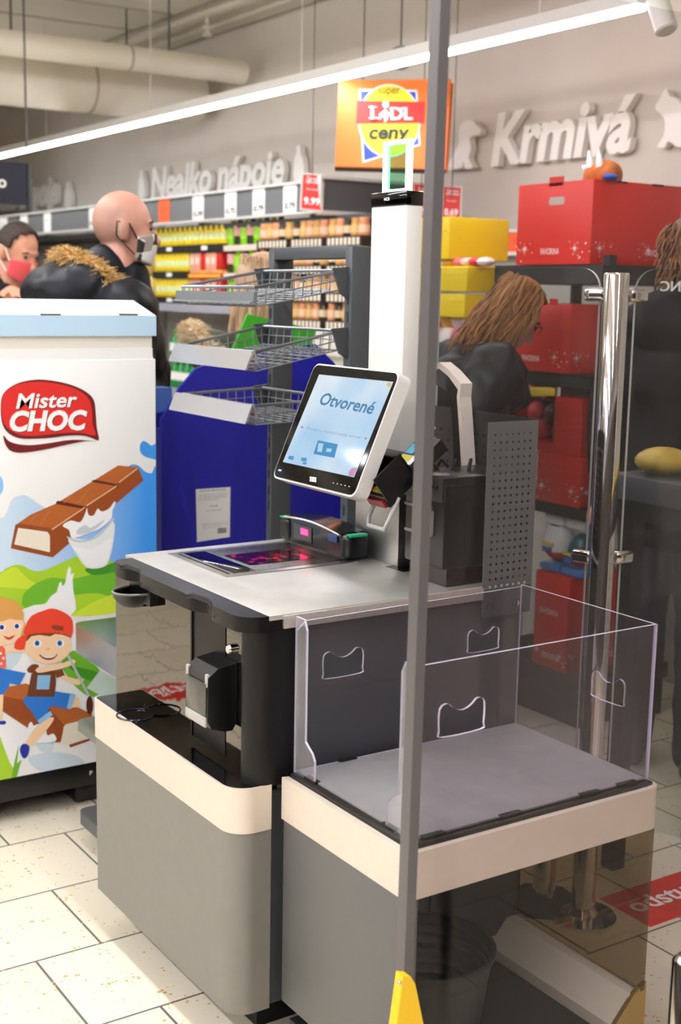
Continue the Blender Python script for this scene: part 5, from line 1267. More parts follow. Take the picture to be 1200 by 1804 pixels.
def sparkle(mb, P, w, seed, s=1.0):
    R = random.Random(seed)
    for cx in (.12, .8):
        star(mb, P, w * cx, .055 * s, .026 * s)
        for k in range(11):
            x, z, r = w * cx + R.uniform(-.05, .06), .01 + R.uniform(0, .07) * s, R.uniform(.0012, .0035)
            mb.poly([P(x + r * math.cos(a * 1.047), z + r * math.sin(a * 1.047)) for a in range(6)])
def gift_box(y0, y1, z0, z1, dep, label, word, front_word=(.40, .24), tabs=True):
    t = thing('gift_box', label, 'box', (RKX + dep / 2, (y0 + y1) / 2, z0), 'red gift boxes on the black rack')
    MB().mat(GIFT).box((RKX, y0, z0), (RKX + dep, y1, z1), .002).build('body', None, t)
    w = y1 - y0
    Pf = lambda s, z: Vector((RKX - .0008, y1 - s, z0 + z)); Ps = lambda s, z: Vector((RKX + s, y0 - .0008, z0 + z))
    b = MB().mat(STW); sparkle(b, Pf, w, 3)
    if word: text(b, word, Pf(w * front_word[0] - .02, .035), (0, -1, 0), (0, 0, 1), .095, .022, .004)
    b.build('front_print', None, t)
    b = MB().mat(STW); sparkle(b, Ps, dep * .8, 5)
    if word: text(b, word, Ps(dep * .62, .035), (1, 0, 0), (0, 0, 1), .10, .022, .004)
    b.build('side_print', None, t)
    return t
def logo_word(w): return w
g = gift_box(3.30, 3.685, 1.668, 1.953, .44, 'largest red gift box with a hand hole, on top of the black rack', 'FAVORINA')
q0, q1 = onx(963, 362, RKX - .001), onx(995, 346, RKX - .001)
b = MB().mat(M('hole_grey', '#B9AFA8', .7)); b.prism([(RKX - .0012, q0.y - .012 + .012 * 0 + s * 0 + a, c_) for a, c_, s in ((0, q0.z + .012, 0), (-.005, q0.z, 0), (q1.y - q0.y + .018, q0.z, 0), (q1.y - q0.y + .012, q0.z + .012, 0), (q1.y - q0.y + .012, q1.z - .012, 0), (q1.y - q0.y + .018, q1.z, 0), (-.005, q1.z, 0), (0, q1.z - .012, 0))], (.001, 0, 0)); b.build('hand_hole', None, g)
q0, q1 = onx(968, 325, RKX), onx(993, 310, RKX); MB().mat(GIFT).box((RKX, q0.y, 1.94), (RKX + .004, q1.y, q1.z)).build('tab', None, g)
for (x0, x1) in ((1083, 1105), (1150, 1170)):
    a, c_ = ony(x0, 325, 3.299), ony(x1, 325, 3.299); MB().mat(M('slot_black')).box((a.x, 3.2985, 1.947), (c_.x, 3.302, 1.9535)).build('slot', None, g)
g = gift_box(3.378, 3.76, 1.286, 1.53, .36, 'red gift box with two top tabs on the middle shelf of the black rack', 'FAVORINA')
for x in (915, 975): q = onx(x, 530, RKX); MB().mat(GIFT).box((RKX, q.y - .02, 1.525), (RKX + .004, q.y + .02, 1.548)).build('tab', None, g)
# open fronted box with goods
t = thing('gift_box', 'open fronted red box filled with sweets, under the middle shelf', 'box', (3.3, 3.5, .98), 'red gift boxes on the black rack')
b = MB().mat(GIFT)
zA, zB = 1.03, 1.232
b.box((RKX, 3.70, zA), (3.45, 3.735, zB)).box((RKX, 3.30, zA), (3.45, 3.44, zB - .03)).box((RKX + .3, 3.30, zA), (3.5, 3.735, zB)).box((RKX, 3.30, zA - .03), (3.5, 3.735, zA)); b.build('body', None, t)
for k in range(10):
    o = MB().mat([M('choc_bag', '#4A2A1C', .3), M('foil', '#C9C3C0', .2, .6), PINKS[2], M('choc_bag2', '#2B1A18', .3)][k % 4]).ball((0, 0, .04), (.035, .03, .04), 10, 7).build('sweet_bag'); o.location = (RKX + .07 + (k % 2) * .08, 3.66 - (k % 5) * .045, zA + (k // 5) * .06); tag(o, 'dark wrapped sweet bag inside the open red box', 'sweets', 'sweets in the open red box')
g = gift_box(3.29, 3.52, .816, .998, .3, 'tall narrow red gift box above the clear egg bags', '')
g = gift_box(3.32, 3.50, .2, .555, .3, 'lowest red gift box near the floor, seen through the acrylic cage', 'FAVORINA', (.4, .2))
b = MB().mat(STW); text(b, 'FAVORINA', (RKX - .001, 3.47, .40), (0, -1, 0), (0, 0, 1), .1, .022, .004); b.build('second_print', None, g)
# clear egg bags
EGW, EGR, EGT = M('egg_white', '#EDEBE9', .3), M('egg_red', '#D2493A', .35), M('egg_teal', '#2C6770', .3)
for i, (y, z) in enumerate(((3.455, .62), (3.34, .60))):
    t = thing('chocolate_egg', ('large white and red egg in a clear bag on the red rack', 'smaller dark egg in a clear bag beside the white one')[i], 'egg', (RKX + .07, y, z), 'wrapped eggs on the rack')
    R = .062 if i == 0 else .05
    pr = [(R * math.sin(math.pi * k / 12) * (1 - .12 * math.cos(math.pi * k / 12) * -1), -R * 1.25 * math.cos(math.pi * k / 12)) for k in range(13)]
    pr = [(max(a, .001), zz) for a, zz in pr]
    b = MB(); cuts = ((0, 4, EGR), (4, 9, EGW if i == 0 else EGT), (9, 12, EGT))
    for a, c_, m in cuts: b.mat(m).lathe(pr[a:c_ + 1], (RKX + .07, y, z + .05), 20)
    b.build('shell', None, t)
    b = MB().mat(M('egg_yellow', '#E7C12E', .4)).box((RKX + .006, y - .03, z + .035), (RKX + .012, y + .03, z + .045)).mat(M('egg_blue', '#3A5FB0', .4)).box((RKX + .006, y - .02, z + .01), (RKX + .012, y + .025, z + .028)); b.build('print_band', None, t)
    b = MB().mat(M('bag_blue', '#5A86C8', .3)).box((RKX + .02, y - .055, .556), (RKX + .12, y + .055, .585), .01).mat(M('bag_pale', '#E9E6E6', .25)).box((RKX + .03, y - .05, .728), (RKX + .11, y + .05, .768), .01); b.build('bag_ends', None, t)  # blue lower end and pale upper end of the bag
# plush cow on the top box
pc_ = onx(1067, 300, RKX + .12)
t = thing('plush_toy', 'brown plush head with white horns on top of the largest red box', 'toy', (RKX + .12, pc_.y, 1.953))
FUR = M('plush_brown', '#B8662C', .9, 0, .25, 40, .6, 150)
o = MB().mat(FUR).ball((RKX + .12, pc_.y, 1.975), (.06, .062, .055), 20, 12).ball((RKX + .10, pc_.y + .035, 1.968), (.045, .03, .045), 14, 9).ball((RKX + .10, pc_.y - .045, 1.97), (.04, .028, .042), 14, 9).build('head', None, t)
for dy in (.036, -.012): MB().mat(PAPER).tube([(RKX + .08, pc_.y + dy, 2.0), (RKX + .08, pc_.y + dy + .004, 2.03), (RKX + .08, pc_.y + dy + .01, 2.062)], [.014, .011, .003], 10).build('horn', None, t)
MB().mat(PAPER).tube([(RKX + .08, pc_.y + .05, 1.998), (RKX + .08, pc_.y + .072, 2.008)], [.013, .006], 10).build('ear', None, t)
MB().mat(M('plush_blue', '#2E54B8', .7)).ball((RKX + .06, pc_.y - .085, 1.962), (.03, .025, .012), 12, 6).build('scarf', None, t)

# ------------------------------------------------------------------ right edge: glass reflection of a counter with bread bags, built solid; wire trolley
CX0 = 2.45
t = thing('reflected_counter', 'black counter with bread bags, reflection in the glass built as solid things', 'counter', (2.65, 1.9, 0))
MB().mat(M('counter_edge', '#4B4C50', .4)).box((CX0, 1.2, 1.035), (2.88, 2.42, 1.10), .006).build('top', None, t)
MB().mat(M('counter_black', '#17181A', .4)).box((CX0 + .02, 1.22, .985), (2.86, 2.40, 1.036)).build('apron', None, t)
for x in (CX0 + .03, 2.80):
    for y in (1.23, 2.35): MB().mat(M('counter_black')).box((x, y, 0), (x + .045, y + .045, .99)).build('leg', None, t)
BRD = M('reflected_bread', '#D9B24A', .4, 0, .35, 9)
for k in range(9):
    o = MB().mat(BRD).ball((0, 0, .036), (.075, .075, .037), 16, 9).build('reflected_bread'); o.location = (CX0 + .1 + .05 * (k % 2), 2.32 - k * .115, 1.10); tag(o, 'yellow bread bag on the black counter, a reflection built solid', 'bag', 'bread bags on the counter')
o = MB().mat(RED).box((-.04, -.09, 0), (.04, .09, .03), .006).build('red_pack'); o.location = (CX0 + .3, 1.95, 1.1); tag(o, 'flat red pack on the black counter at the right edge', 'pack')
t = thing('shopping_trolley', 'wire shopping trolley at the right edge behind the acrylic cage', 'trolley', (2.7, 1.85, 0))
WR = M('trolley_wire', '#D4D6D8', .25, .8)
tx0, tx1, ty0, ty1, tz0, tz1 = 2.5, 3.04, 1.62, 2.08, .56, .93
b = MB().mat(WR); b.tube([(tx0, ty0, tz1), (tx1, ty0, tz1 + .05), (tx1, ty1, tz1 + .05), (tx0, ty1, tz1)], .005, 8, True); b.tube([(tx0 + .05, ty0 + .04, tz0), (tx1, ty0 + .03, tz0), (tx1, ty1 - .03, tz0), (tx0 + .05, ty1 - .04, tz0)], .004, 8, True); b.build('basket_rim', None, t)
b = MB().mat(WR)
for k in range(15):
    s = k / 14; y = ty0 + (ty1 - ty0) * s; yb = ty0 + .04 + (ty1 - ty0 - .08) * s
    b.tube([(tx0, y, tz1), (tx0 + .05, yb, tz0), (tx1, yb, tz0), (tx1, y, tz1 + .05)], .002, 5)
for k in range(17):
    s = k / 16; x = tx0 + (tx1 - tx0) * s; xb = tx0 + .05 + (tx1 - tx0 - .05) * s
    b.tube([(x, ty1, tz1 + .05 * s), (xb, ty1 - .04, tz0), (xb, ty0 + .04, tz0), (x, ty0, tz1 + .05 * s)], .002, 5)
for k in range(1, 5):
    s = k / 5; z = tz0 + (tz1 - tz0) * s; b.tube([(tx0 + .05 * (1 - s), ty0 + .04 * (1 - s), z), (tx1, ty0 + .03 * (1 - s), z + .05 * s), (tx1, ty1 - .03 * (1 - s), z + .05 * s), (tx0 + .05 * (1 - s), ty1 - .04 * (1 - s), z)], .0025, 5, True)
b.build('basket_mesh', None, t)
b = MB().mat(WR)
for y in (ty0 + .03, ty1 - .03): b.tube([(tx1 + .08, y, 1.02), (tx1, y, .6), (tx1 - .06, y, .2), (tx0 + .02, y, .15)], .011, 8)
b.build('chassis', None, t)
MB().mat(RED).tube([(tx1 + .08, ty0, 1.02), (tx1 + .08, ty1, 1.02)], .016, 12).build('handle', None, t)
for x in (tx0 + .05, tx1 - .06):
    for y in (ty0 + .03, ty1 - .03): MB().mat(BLACK).cyl((x, y - .012, .055), (x, y + .012, .055), .055, 20).box((x - .01, y - .016, .055), (x + .01, y + .016, .16)).build('wheel', None, t)
t = thing('corner_guard', 'chrome guard post at the lower right corner', 'post', (1.83, 1.45, 0))
q = at(1206, 1740, 2.05)
MB().mat(CHROME).lathe([(.022, 0), (.022, q.z + .045), (.014, q.z + .055), (.002, q.z + .056)], (q.x, q.y, 0), 24).build('post', None, t)
MB().mat(BLACK).lathe([(.04, 0), (.04, .01), (.024, .014)], (q.x, q.y, 0), 20).build('foot', None, t)

# ------------------------------------------------------------------ people
VIEW = Vector((.553, .833, 0)).normalized(); RIGHT = Vector((.833, -.553, 0)).normalized()
def remesh(prims, voxel, T, name, mat, parent=None, folds=0.0, fscale=9.0, smooth_it=2, cut=None):
    """one continuous surface grown round a list of tapered limbs ('c') and rounded masses ('e')"""
    mb = MB()
    for p in prims:
        if p[0] == 'c':
            _, a, b_, ra, rb = p; a, b_ = Vector(a), Vector(b_)
            mb.ball(a, ra, 14, 9); mb.ball(b_, rb, 14, 9)
            if (b_ - a).length > 1e-4: mb.tube([a, b_], [ra, rb], 14)
        else: mb.ball(p[1], p[2], 20, 13, p[3] if len(p) > 3 else None)
    me = bpy.data.meshes.new('tmp'); me.from_pydata(mb.v, [], mb.f); me.update()
    o = bpy.data.objects.new('tmp', me); COL.objects.link(o)
    m = o.modifiers.new('r', 'REMESH'); m.mode = 'VOXEL'; m.voxel_size = voxel; m.use_smooth_shade = True
    s = o.modifiers.new('s', 'SMOOTH'); s.factor = .5; s.iterations = smooth_it
    bpy.context.view_layer.update()
    dg = bpy.context.evaluated_depsgraph_get()
    m2 = bpy.data.meshes.new_from_object(o.evaluated_get(dg))
    bpy.data.objects.remove(o); bpy.data.meshes.remove(me)
    m2.name = name
    if folds:
        m2.update()
        for v in m2.vertices:
            c = v.co; n = noise.noise(c * fscale) + .5 * noise.noise(c * fscale * 2.3 + Vector((7, 3, 1)))
            v.co = c + v.normal * (n * folds)
    m2.transform(T)
    if cut:
        bm = bmesh.new(); bm.from_mesh(m2)
        bmesh.ops.delete(bm, geom=[f for f in bm.faces if cut(f.calc_center_median())], context='FACES'); bm.to_mesh(m2); bm.free()
    m2.materials.clear(); m2.materials.append(mat)
    for p in m2.polygons: p.use_smooth = True
    ob = bpy.data.objects.new(name, m2); COL.objects.link(ob)
    if parent is not None:
        ob.parent = parent; ob.matrix_parent_inverse = parent_world(parent).inverted()
    return ob
class Person:
    def __init__(s, label, pos, H, face, lean=0, pitch=0, hyaw=0, arms=(), stride=0.0, skin=None, width=1.0, build=1.0):
        s.sc = H / 1.805
        yaw = math.atan2(face.y, face.x)
        s.T = Matrix.Translation((pos[0], pos[1], 0)) @ Matrix.Rotation(yaw, 4, 'Z') @ Matrix.Scale(s.sc, 4)
        s.inv = s.T.inverted(); s.W = width
        hip = Vector((0, 0, .95))
        s.L = Matrix.Translation(hip) @ Matrix.Rotation(math.radians(lean), 4, 'Y') @ Matrix.Translation(-hip)
        nk = Vector((-.01, 0, 1.53))
        s.Hd = s.L @ Matrix.Translation(nk) @ Matrix.Rotation(math.radians(hyaw), 4, 'Z') @ Matrix.Rotation(math.radians(pitch), 4, 'Y') @ Matrix.Translation(-nk)
        s.root = thing('person', label, 'person', (pos[0], pos[1], 0))
        s.skin = skin or SKIN
        L = lambda *p: s.L @ Vector(p); Hh = lambda *p: s.Hd @ Vector(p)
        s.Lf, s.Hf = L, Hh
        R3 = s.L.to_3x3(); RH = s.Hd.to_3x3()
        sw = .175 * width
        s.sh = [L(-.01, sw * sg, 1.42) for sg in (1, -1)]
        s.arm = []
        for i, sg in enumerate((1, -1)):
            if i < len(arms) and arms[i]: s.arm.append([s.inv @ Vector(arms[i][0]), s.inv @ Vector(arms[i][1])])
            else: s.arm.append([L(-.03, sw * sg * 1.3, 1.13), L(.06, sw * sg * 1.35, .90)])
        s.hipj = [Vector((0, .09 * sg, .93)) for sg in (1, -1)]
        s.leg = [[Vector((.03 + stride * sg * .5, .095 * sg, .50)), Vector((-.02 + stride * sg, .1 * sg, .09))] for sg in (1, -1)]
        pr = [('e', Hh(-.008, 0, 1.705), (.096, .076, .098), RH), ('e', Hh(.030, 0, 1.665), (.068, .060, .092), RH), ('e', Hh(.042, 0, 1.605), (.052, .050, .040), RH),
              ('c', Hh(-.01, 0, 1.60), L(-.025, 0, 1.44), .062, .068), ('c', Hh(.095, 0, 1.68), Hh(.112, 0, 1.650), .011, .016), ('e', Hh(.078, 0, 1.708), (.018, .05, .012), RH),
              ('c', Hh(.088, .018, 1.612), Hh(.088, -.018, 1.612), .010, .010)]
        for sg in (1, -1): pr += [('e', Hh(-.016, .084 * sg, 1.672), (.021, .011, .034), RH), ('c', Hh(-.004, .078 * sg, 1.645), Hh(-.008, .082 * sg, 1.69), .010, .013)]
        pr += [('e', L(-.005, 0, 1.30), (.105 * build, .155 * width, .17), R3), ('e', L(.0, 0, 1.08), (.10 * build, .135 * width, .16), R3), ('e', Vector((0, 0, .95)), (.105 * build, .155, .12)), ('c', s.sh[0], s.sh[1], .055, .055)]
        for i, sg in enumerate((1, -1)):
            e, w = s.arm[i]
            pr += [('c', s.sh[i], e, .050, .040), ('c', e, w, .040, .027)] + s.hand(w, (w - e).normalized(), sg)
            k, a = s.leg[i]
            pr += [('c', s.hipj[i], k, .085, .056), ('c', k, a, .055, .036), ('c', a - Vector((.03, 0, .04)), a + Vector((.14, .012 * sg, -.055)), .036, .026)]
        s.body = remesh(pr, .0068, s.T, 'body', s.skin, s.root, 0, 1, 2)
        for sg in (1, -1):
            MB().mat(M('eye_dark', '#2A211C', .2)).ball(s.T @ Hh(.083, .031 * sg, 1.69), .0085 * s.sc, 10, 7).build('eye', None, s.root)
            MB().mat(M('brow_brown', '#4A3428', .9)).tube([s.T @ Hh(.087, .015 * sg, 1.706), s.T @ Hh(.088, .032 * sg, 1.713), s.T @ Hh(.076, .05 * sg, 1.706)], [.004, .005, .003], 6).build('eyebrow', None, s.root)
    def hand(s, w, d, sg):
        up = Vector((0, 0, 1)); sd = d.cross(up); sd = sd.normalized() if sd.length > .1 else Vector((0, 1, 0)); nn = sd.cross(d).normalized()
        pm = w + d * .05
        pr = [('c', w, pm, .027, .030), ('c', pm - sd * .018, pm + sd * .018, .022, .022), ('c', pm + d * .03 - sd * .022, pm + d * .03 + sd * .022, .015, .015)]
        for k, (o, ln) in enumerate(((-.03, .062), (-.010, .074), (.011, .070), (.031, .055))):
            a = pm + d * .038 + sd * o; b_ = a + d * ln * .5 - nn * .006; c_ = b_ + d * ln * .36 - nn * .022
            pr += [('c', a, b_, .0095, .0088), ('c', b_, c_, .0088, .0075)]
        t0 = w + d * .03 + sd * (-.028 * sg); t1 = t0 + d * .034 + sd * (-.022 * sg) - nn * .008; t2 = t1 + d * .028 - nn * .012
        return pr + [('c', t0, t1, .013, .011), ('c', t1, t2, .011, .009)]
    def jacket(s, mat, name='jacket', puff=.035, hem=.80, folds=.008, extra=()):
        L = s.Lf; W = s.W
        pr = [('e', L(-.015, 0, 1.31), (.135 + puff * .4, .165 * W + puff, .17), s.L.to_3x3()), ('c', L(0, 0, 1.2), L(0, 0, hem + .05), .125 + puff, .125 + puff), ('c', L(0, .05, 1.1), L(0, .05, hem + .05), .12 + puff, .12 + puff), ('c', L(0, -.05, 1.1), L(0, -.05, hem + .05), .12 + puff, .12 + puff), ('c', s.sh[0], s.sh[1], .07 + puff * .7, .07 + puff * .7), ('c', L(-.03, 0, 1.44), L(-.02, 0, 1.50), .095, .078)]
        for i in range(2):
            e, w = s.arm[i]; pr += [('c', s.sh[i], e, .062 + puff, .055 + puff * .8), ('c', e, e + (w - e) * .93, .055 + puff * .8, .042 + puff * .4)]
        return remesh(pr + list(extra), .011, s.T, name, mat, s.root, folds, 9, 2)
    def trousers(s, mat, puff=.018):
        pr = [('e', Vector((0, 0, .93)), (.125, .175, .13))]
        for i in range(2):
            k, a = s.leg[i]; pr += [('c', s.hipj[i], k, .09 + puff, .064 + puff), ('c', k, a, .064 + puff, .05 + puff)]
        return remesh(pr, .012, s.T, 'trousers', mat, s.root, .006, 10, 2)
    def shoes(s, mat):
        for i, sg in enumerate((1, -1)):
            a = s.leg[i][1]
            remesh([('c', a + Vector((-.04, 0, -.045)), a + Vector((.15, .012 * sg, -.052)), .045, .036), ('c', a + Vector((-.03, 0, -.03)), a + Vector((-.025, 0, .02)), .046, .05), ('e', a + Vector((.05, .006 * sg, -.075)), (.125, .045, .014))], .009, s.T, 'shoe', mat, s.root, 0, 1, 1)
    def mask(s, mat, strap):
        b = MB().mat(mat); n, m = 16, 10; vs = []
        for j in range(m + 1):
            v = j / m; z = 1.570 + .107 * v
            for k in range(n + 1):
                a = math.radians(-78 + 156 * k / n); bulge = 1 + .10 * math.sin(math.pi * v) * math.cos(a) ** 2
                zz = z - .018 * (abs(a) / 1.36) ** 2 * (v - .5) * 2
                rx = .094 * bulge - .012 * (1 - v); vs.append(s.T @ s.Hf(.018 + rx * math.cos(a) * .98, .074 * math.sin(a) * (1 - .10 * (1 - v)), zz))
        b.add(vs, [(j * (n + 1) + k, j * (n + 1) + k + 1, (j + 1) * (n + 1) + k + 1, (j + 1) * (n + 1) + k) for j in range(m) for k in range(n)], True)
        mk = b.build('face_mask', None, s.root)
        sm = mk.modifiers.new('thick', 'SOLIDIFY'); sm.thickness = .002
        for sg in (1, -1):
            MB().mat(strap).tube([s.T @ s.Hf(.034, .071 * sg, 1.652), s.T @ s.Hf(.005, .083 * sg, 1.695), s.T @ s.Hf(-.036, .086 * sg, 1.70), s.T @ s.Hf(-.036, .086 * sg, 1.655), s.T @ s.Hf(.03, .069 * sg, 1.60)], .0028, 6).build('ear_loop', None, mk)
    def hair_cap(s, mat, keep, grow=.012, name='hair', z=1.712):
        RH = s.Hd.to_3x3()
        n, m = 36, 20; b = MB().mat(mat); vs = []; ok = []
        for j in range(m + 1):
            t = math.pi * j / m
            for k in range(n):
                a = 2 * math.pi * k / n; d = Vector((math.sin(t) * math.cos(a), math.sin(t) * math.sin(a), math.cos(t)))
                g = grow * (1 + .25 * noise.noise(d * 6))
                vs.append(s.T @ s.Hf(-.008 + d.x * (.096 + g), d.y * (.076 + g), z - .007 + d.z * (.098 + g))); ok.append(keep(d))
        fs = [(j * n + k, (j + 1) * n + k, (j + 1) * n + (k + 1) % n, j * n + (k + 1) % n) for j in range(m) for k in range(n)]
        b.add(vs, [f for f in fs if all(ok[i] for i in f)], True)
        o = b.build(name, None, s.root); sm = o.modifiers.new('thick', 'SOLIDIFY'); sm.thickness = .006; sm.offset = 0
        return o
    def strands(s, mats, starts, n, length, seed, name='hair_strands', r=.0035, flow=Vector((0, 0, -1))):
        R = random.Random(seed); b = MB()
        for i in range(n):
            b.mat(mats[R.randrange(len(mats))]); p = starts(R); ln = length(R); q = [s.T @ p]; d = (p - s.Hf(-.01, 0, 1.69)); d.z *= .2; d = d.normalized()
            sw = R.uniform(-.02, .02)
            for k in range(1, 7):
                u = k / 6; q.append(s.T @ (p + d * .018 * math.sin(u * 2.2) + flow * ln * u + Vector((sw * u * math.sin(u * 5 + i), sw * u, 0))))
            b.tube(q, [r * (1 - .65 * k / 6) for k in range(7)], 5)
        return b.build(name, None, s.root)
def fur(person, path, n, ln, mats, seed, name='fur_trim', spread=.05):
    R = random.Random(seed); b = MB(); P = spline(path, 8, False)
    for i in range(n):
        u = R.random() * (len(P) - 1); k = int(u); p = Vector(P[k]).lerp(Vector(P[min(k + 1, len(P) - 1)]), u - k)
        d = Vector((R.gauss(0, 1), R.gauss(0, 1), R.gauss(.25, .9))).normalized(); L_ = ln * R.uniform(.6, 1.25)
        a = person.T @ (p + d * spread * .3); m_ = person.T @ (p + d * (spread * .3 + L_ * .55) + Vector((R.uniform(-.006, .006), 0, -.004))); e = person.T @ (p + d * (spread * .3 + L_) + Vector((R.uniform(-.012, .012), 0, -.014)))
        b.mat(mats[R.randrange(len(mats))]); b.tube([a, m_, e], [.0022, .0016, .0004], 4)
    b.mat(mats[0]); b.tube([person.T @ Vector(p) for p in P], spread * .55, 10)
    return b.build(name, None, person.root)
FURM = [M('fur_tan', '#C79B58', .9), M('fur_light', '#E6C892', .9), M('fur_brown', '#8A6534', .9)]
FURW = [M('fur_cream', '#FFF4E0', .9), M('fur_light'), M('fur_cream2', '#F3E4C6', .9), M('fur_tan2', '#C9A468', .9)]
NAVYJ = M('navy_jacket', '#0B0F18', .5, 0, .15, 8, spec=.25); BLACKJ = M('black_jacket', '#070708', .7, spec=.2); OLIVE = M('olive_jacket', '#3B3E2A', .65, 0, .12, 9)
GREYJ = M('grey_black_jacket', '#131418', .5, 0, .3, 12, spec=.4); JEANS = M('dark_jeans', '#1E2433', .8, 0, .15, 30); SHOE = M('grey_shoe', '#4A4845', .6)
def mask_print():
    m = M('camo_mask', '#6B655E', .8); nt = m.node_tree; L = nt.links.new; bs = nt.nodes['Principled BSDF']
    tc = nt.nodes.new('ShaderNodeTexCoord'); v = nt.nodes.new('ShaderNodeTexVoronoi'); v.inputs['Scale'].default_value = 30
    r = nt.nodes.new('ShaderNodeValToRGB'); r.color_ramp.interpolation = 'CONSTANT'
    for i, (p, c_) in enumerate(((0, '#57514A'), (.32, '#EFECE8'), (.58, '#2A2725'), (.75, '#A8A097'))):
        e = r.color_ramp.elements[i] if i < 2 else r.color_ramp.elements.new(p); e.position = p; e.color = lin(c_)
    L(tc.outputs['Object'], v.inputs['Vector']); L(v.outputs['Color'], r.inputs[0]); L(r.outputs[0], bs.inputs['Base Color']); return m
# bald man
hp = at(212, 405, 4.4)
A_ = Person('bald man in a dark fur-hooded jacket and patterned mask, seen from behind in profile', (hp.x, hp.y), 1.885, RIGHT * .93 + VIEW * .32, skin=SKIN_PINK, pitch=4)
def stubble_skin():
    m = M('skin_with_stubble', '#D69C88', .48); nt = m.node_tree; L = nt.links.new; bs = nt.nodes['Principled BSDF']
    at_ = nt.nodes.new('ShaderNodeAttribute'); at_.attribute_name = 'stubble'; mx = nt.nodes.new('ShaderNodeMix'); mx.data_type = 'RGBA'
    n = nt.nodes.new('ShaderNodeTexNoise'); n.inputs['Scale'].default_value = 30; tc = nt.nodes.new('ShaderNodeTexCoord'); L(tc.outputs['Object'], n.inputs[0])
    ml = nt.nodes.new('ShaderNodeMath'); ml.operation = 'MULTIPLY_ADD'; ml.inputs[2].default_value = 0; L(at_.outputs['Fac'], ml.inputs[0]); ml.inputs[1].default_value = .62; L(ml.outputs[0], mx.inputs[0])
    mx.inputs[6].default_value = lin('#D69C88'); mx.inputs[7].default_value = lin('#6E5648'); L(mx.outputs[2], bs.inputs['Base Color']); return m
me = A_.body.data; at_ = me.attributes.new('stubble', 'FLOAT', 'POINT'); inv = (A_.T @ A_.Hd).inverted()
sm01 = lambda a, b_, x: max(0, min(1, (x - a) / (b_ - a)))
at_.data.foreach_set('value', [sm01(.045, -.03, c_.x) * sm01(1.585, 1.64, c_.z) * (1 - .55 * sm01(1.73, 1.80, c_.z)) for c_ in (inv @ v.co for v in me.vertices)])
me.materials.clear(); me.materials.append(stubble_skin())
A_.jacket(NAVYJ, puff=.04, folds=.014, extra=[('e', A_.Lf(-.19, 0, 1.47), (.13, .17, .10)), ('e', A_.Lf(-.12, -.06, 1.50), (.10, .14, .085)), ('c', A_.Lf(-.07, 0, 1.45), A_.Lf(-.04, 0, 1.555), .10, .078), ('c', A_.Lf(.04, 0, 1.42), A_.Lf(.03, 0, 1.53), .09, .066)])
A_.trousers(JEANS); A_.shoes(BLACK)
A_.mask(mask_print(), BLACK)
fur(A_, [(-.14, .12, 1.55), (-.19, .02, 1.585), (-.15, -.09, 1.575), (-.075, -.155, 1.525), (-.01, -.175, 1.465)], 7000, .034, FURM, 1)
# man in the pink mask
hp = at(14, 433, 6.0)
fB = RIGHT * .85 - VIEW * .52
el, wr = at(-28, 530, 5.75), at(12, 518, 5.55)
B_ = Person('man in a pink mask and black jacket looking down at a paper slip', (hp.x, hp.y), 1.86, fB, pitch=24, arms=(None, (tuple(el), tuple(wr))))
B_.jacket(BLACKJ, puff=.02, extra=[('c', B_.Lf(-.03, 0, 1.42), B_.Lf(-.015, 0, 1.545), .10, .072)]); B_.trousers(JEANS); B_.shoes(BLACK)
B_.mask(M('pink_mask', '#E5555A', .8), PAPER)
HB_ = M('hair_dark_brown', '#33281F', .7, 0, .3, 60)
B_.hair_cap(HB_, lambda d: (d.z > -.05 and d.x < .62 + .3 * (abs(d.y) > .5) - .0) and not (d.x > .45 and d.z < .62) or (d.x < -.1 and d.z > -.62), .010)
pp = at(52, 515, 5.5)
b = MB().mat(PAPER); b.add([at(22, 512, 5.52), at(50, 505, 5.5), at(78, 524, 5.45), at(48, 533, 5.47), at(22, 514, 5.52), at(50, 507, 5.5), at(78, 526, 5.45), at(48, 535, 5.47)], [(0, 1, 2, 3), (7, 6, 5, 4), (0, 4, 5, 1), (1, 5, 6, 2), (2, 6, 7, 3), (3, 7, 4, 0)])
tag(b.build('paper_slip'), 'white paper slip held by the man in the pink mask', 'paper')
# fair-haired woman
hp = at(448, 492, 4.85)
C_ = Person('woman with long fair hair, black mask and olive fur-hooded jacket behind the wire baskets', (hp.x, hp.y), 1.69, RIGHT * .92 + VIEW * .30, pitch=14, width=.9, skin=SKIN_PINK)
C_.jacket(OLIVE, puff=.035, extra=[('e', C_.Lf(-.17, 0, 1.42), (.11, .16, .09))]); C_.trousers(M('black_trousers', '#17181A', .8)); C_.shoes(BLACK)
C_.mask(M('black_mask', '#0E0E10', .8), BLACK)
FAIR = [M('hair_fair', '#B19070', .45), M('hair_fair2', '#CFB18C', .45), M('hair_fair3', '#8F7358', .45), M('hair_fair4', '#BA9876', .45)]
C_.hair_cap(FAIR[0], lambda d: not (d.x > .45 and d.z < .55), .016)
C_.strands(FAIR, lambda R: (lambda a, z: C_.Hf(-.008 + .106 * math.cos(a), .09 * math.sin(a), 1.705 + z))(R.uniform(math.radians(62), math.radians(298)), R.uniform(-.05, .085)), 1500, lambda R: R.uniform(.30, .43), 5, r=.003)
fur(C_, [(-.12, .17, 1.44), (-.23, .08, 1.50), (-.26, -.03, 1.49), (-.22, -.13, 1.44), (-.14, -.18, 1.37)], 7000, .042, FURW, 2)
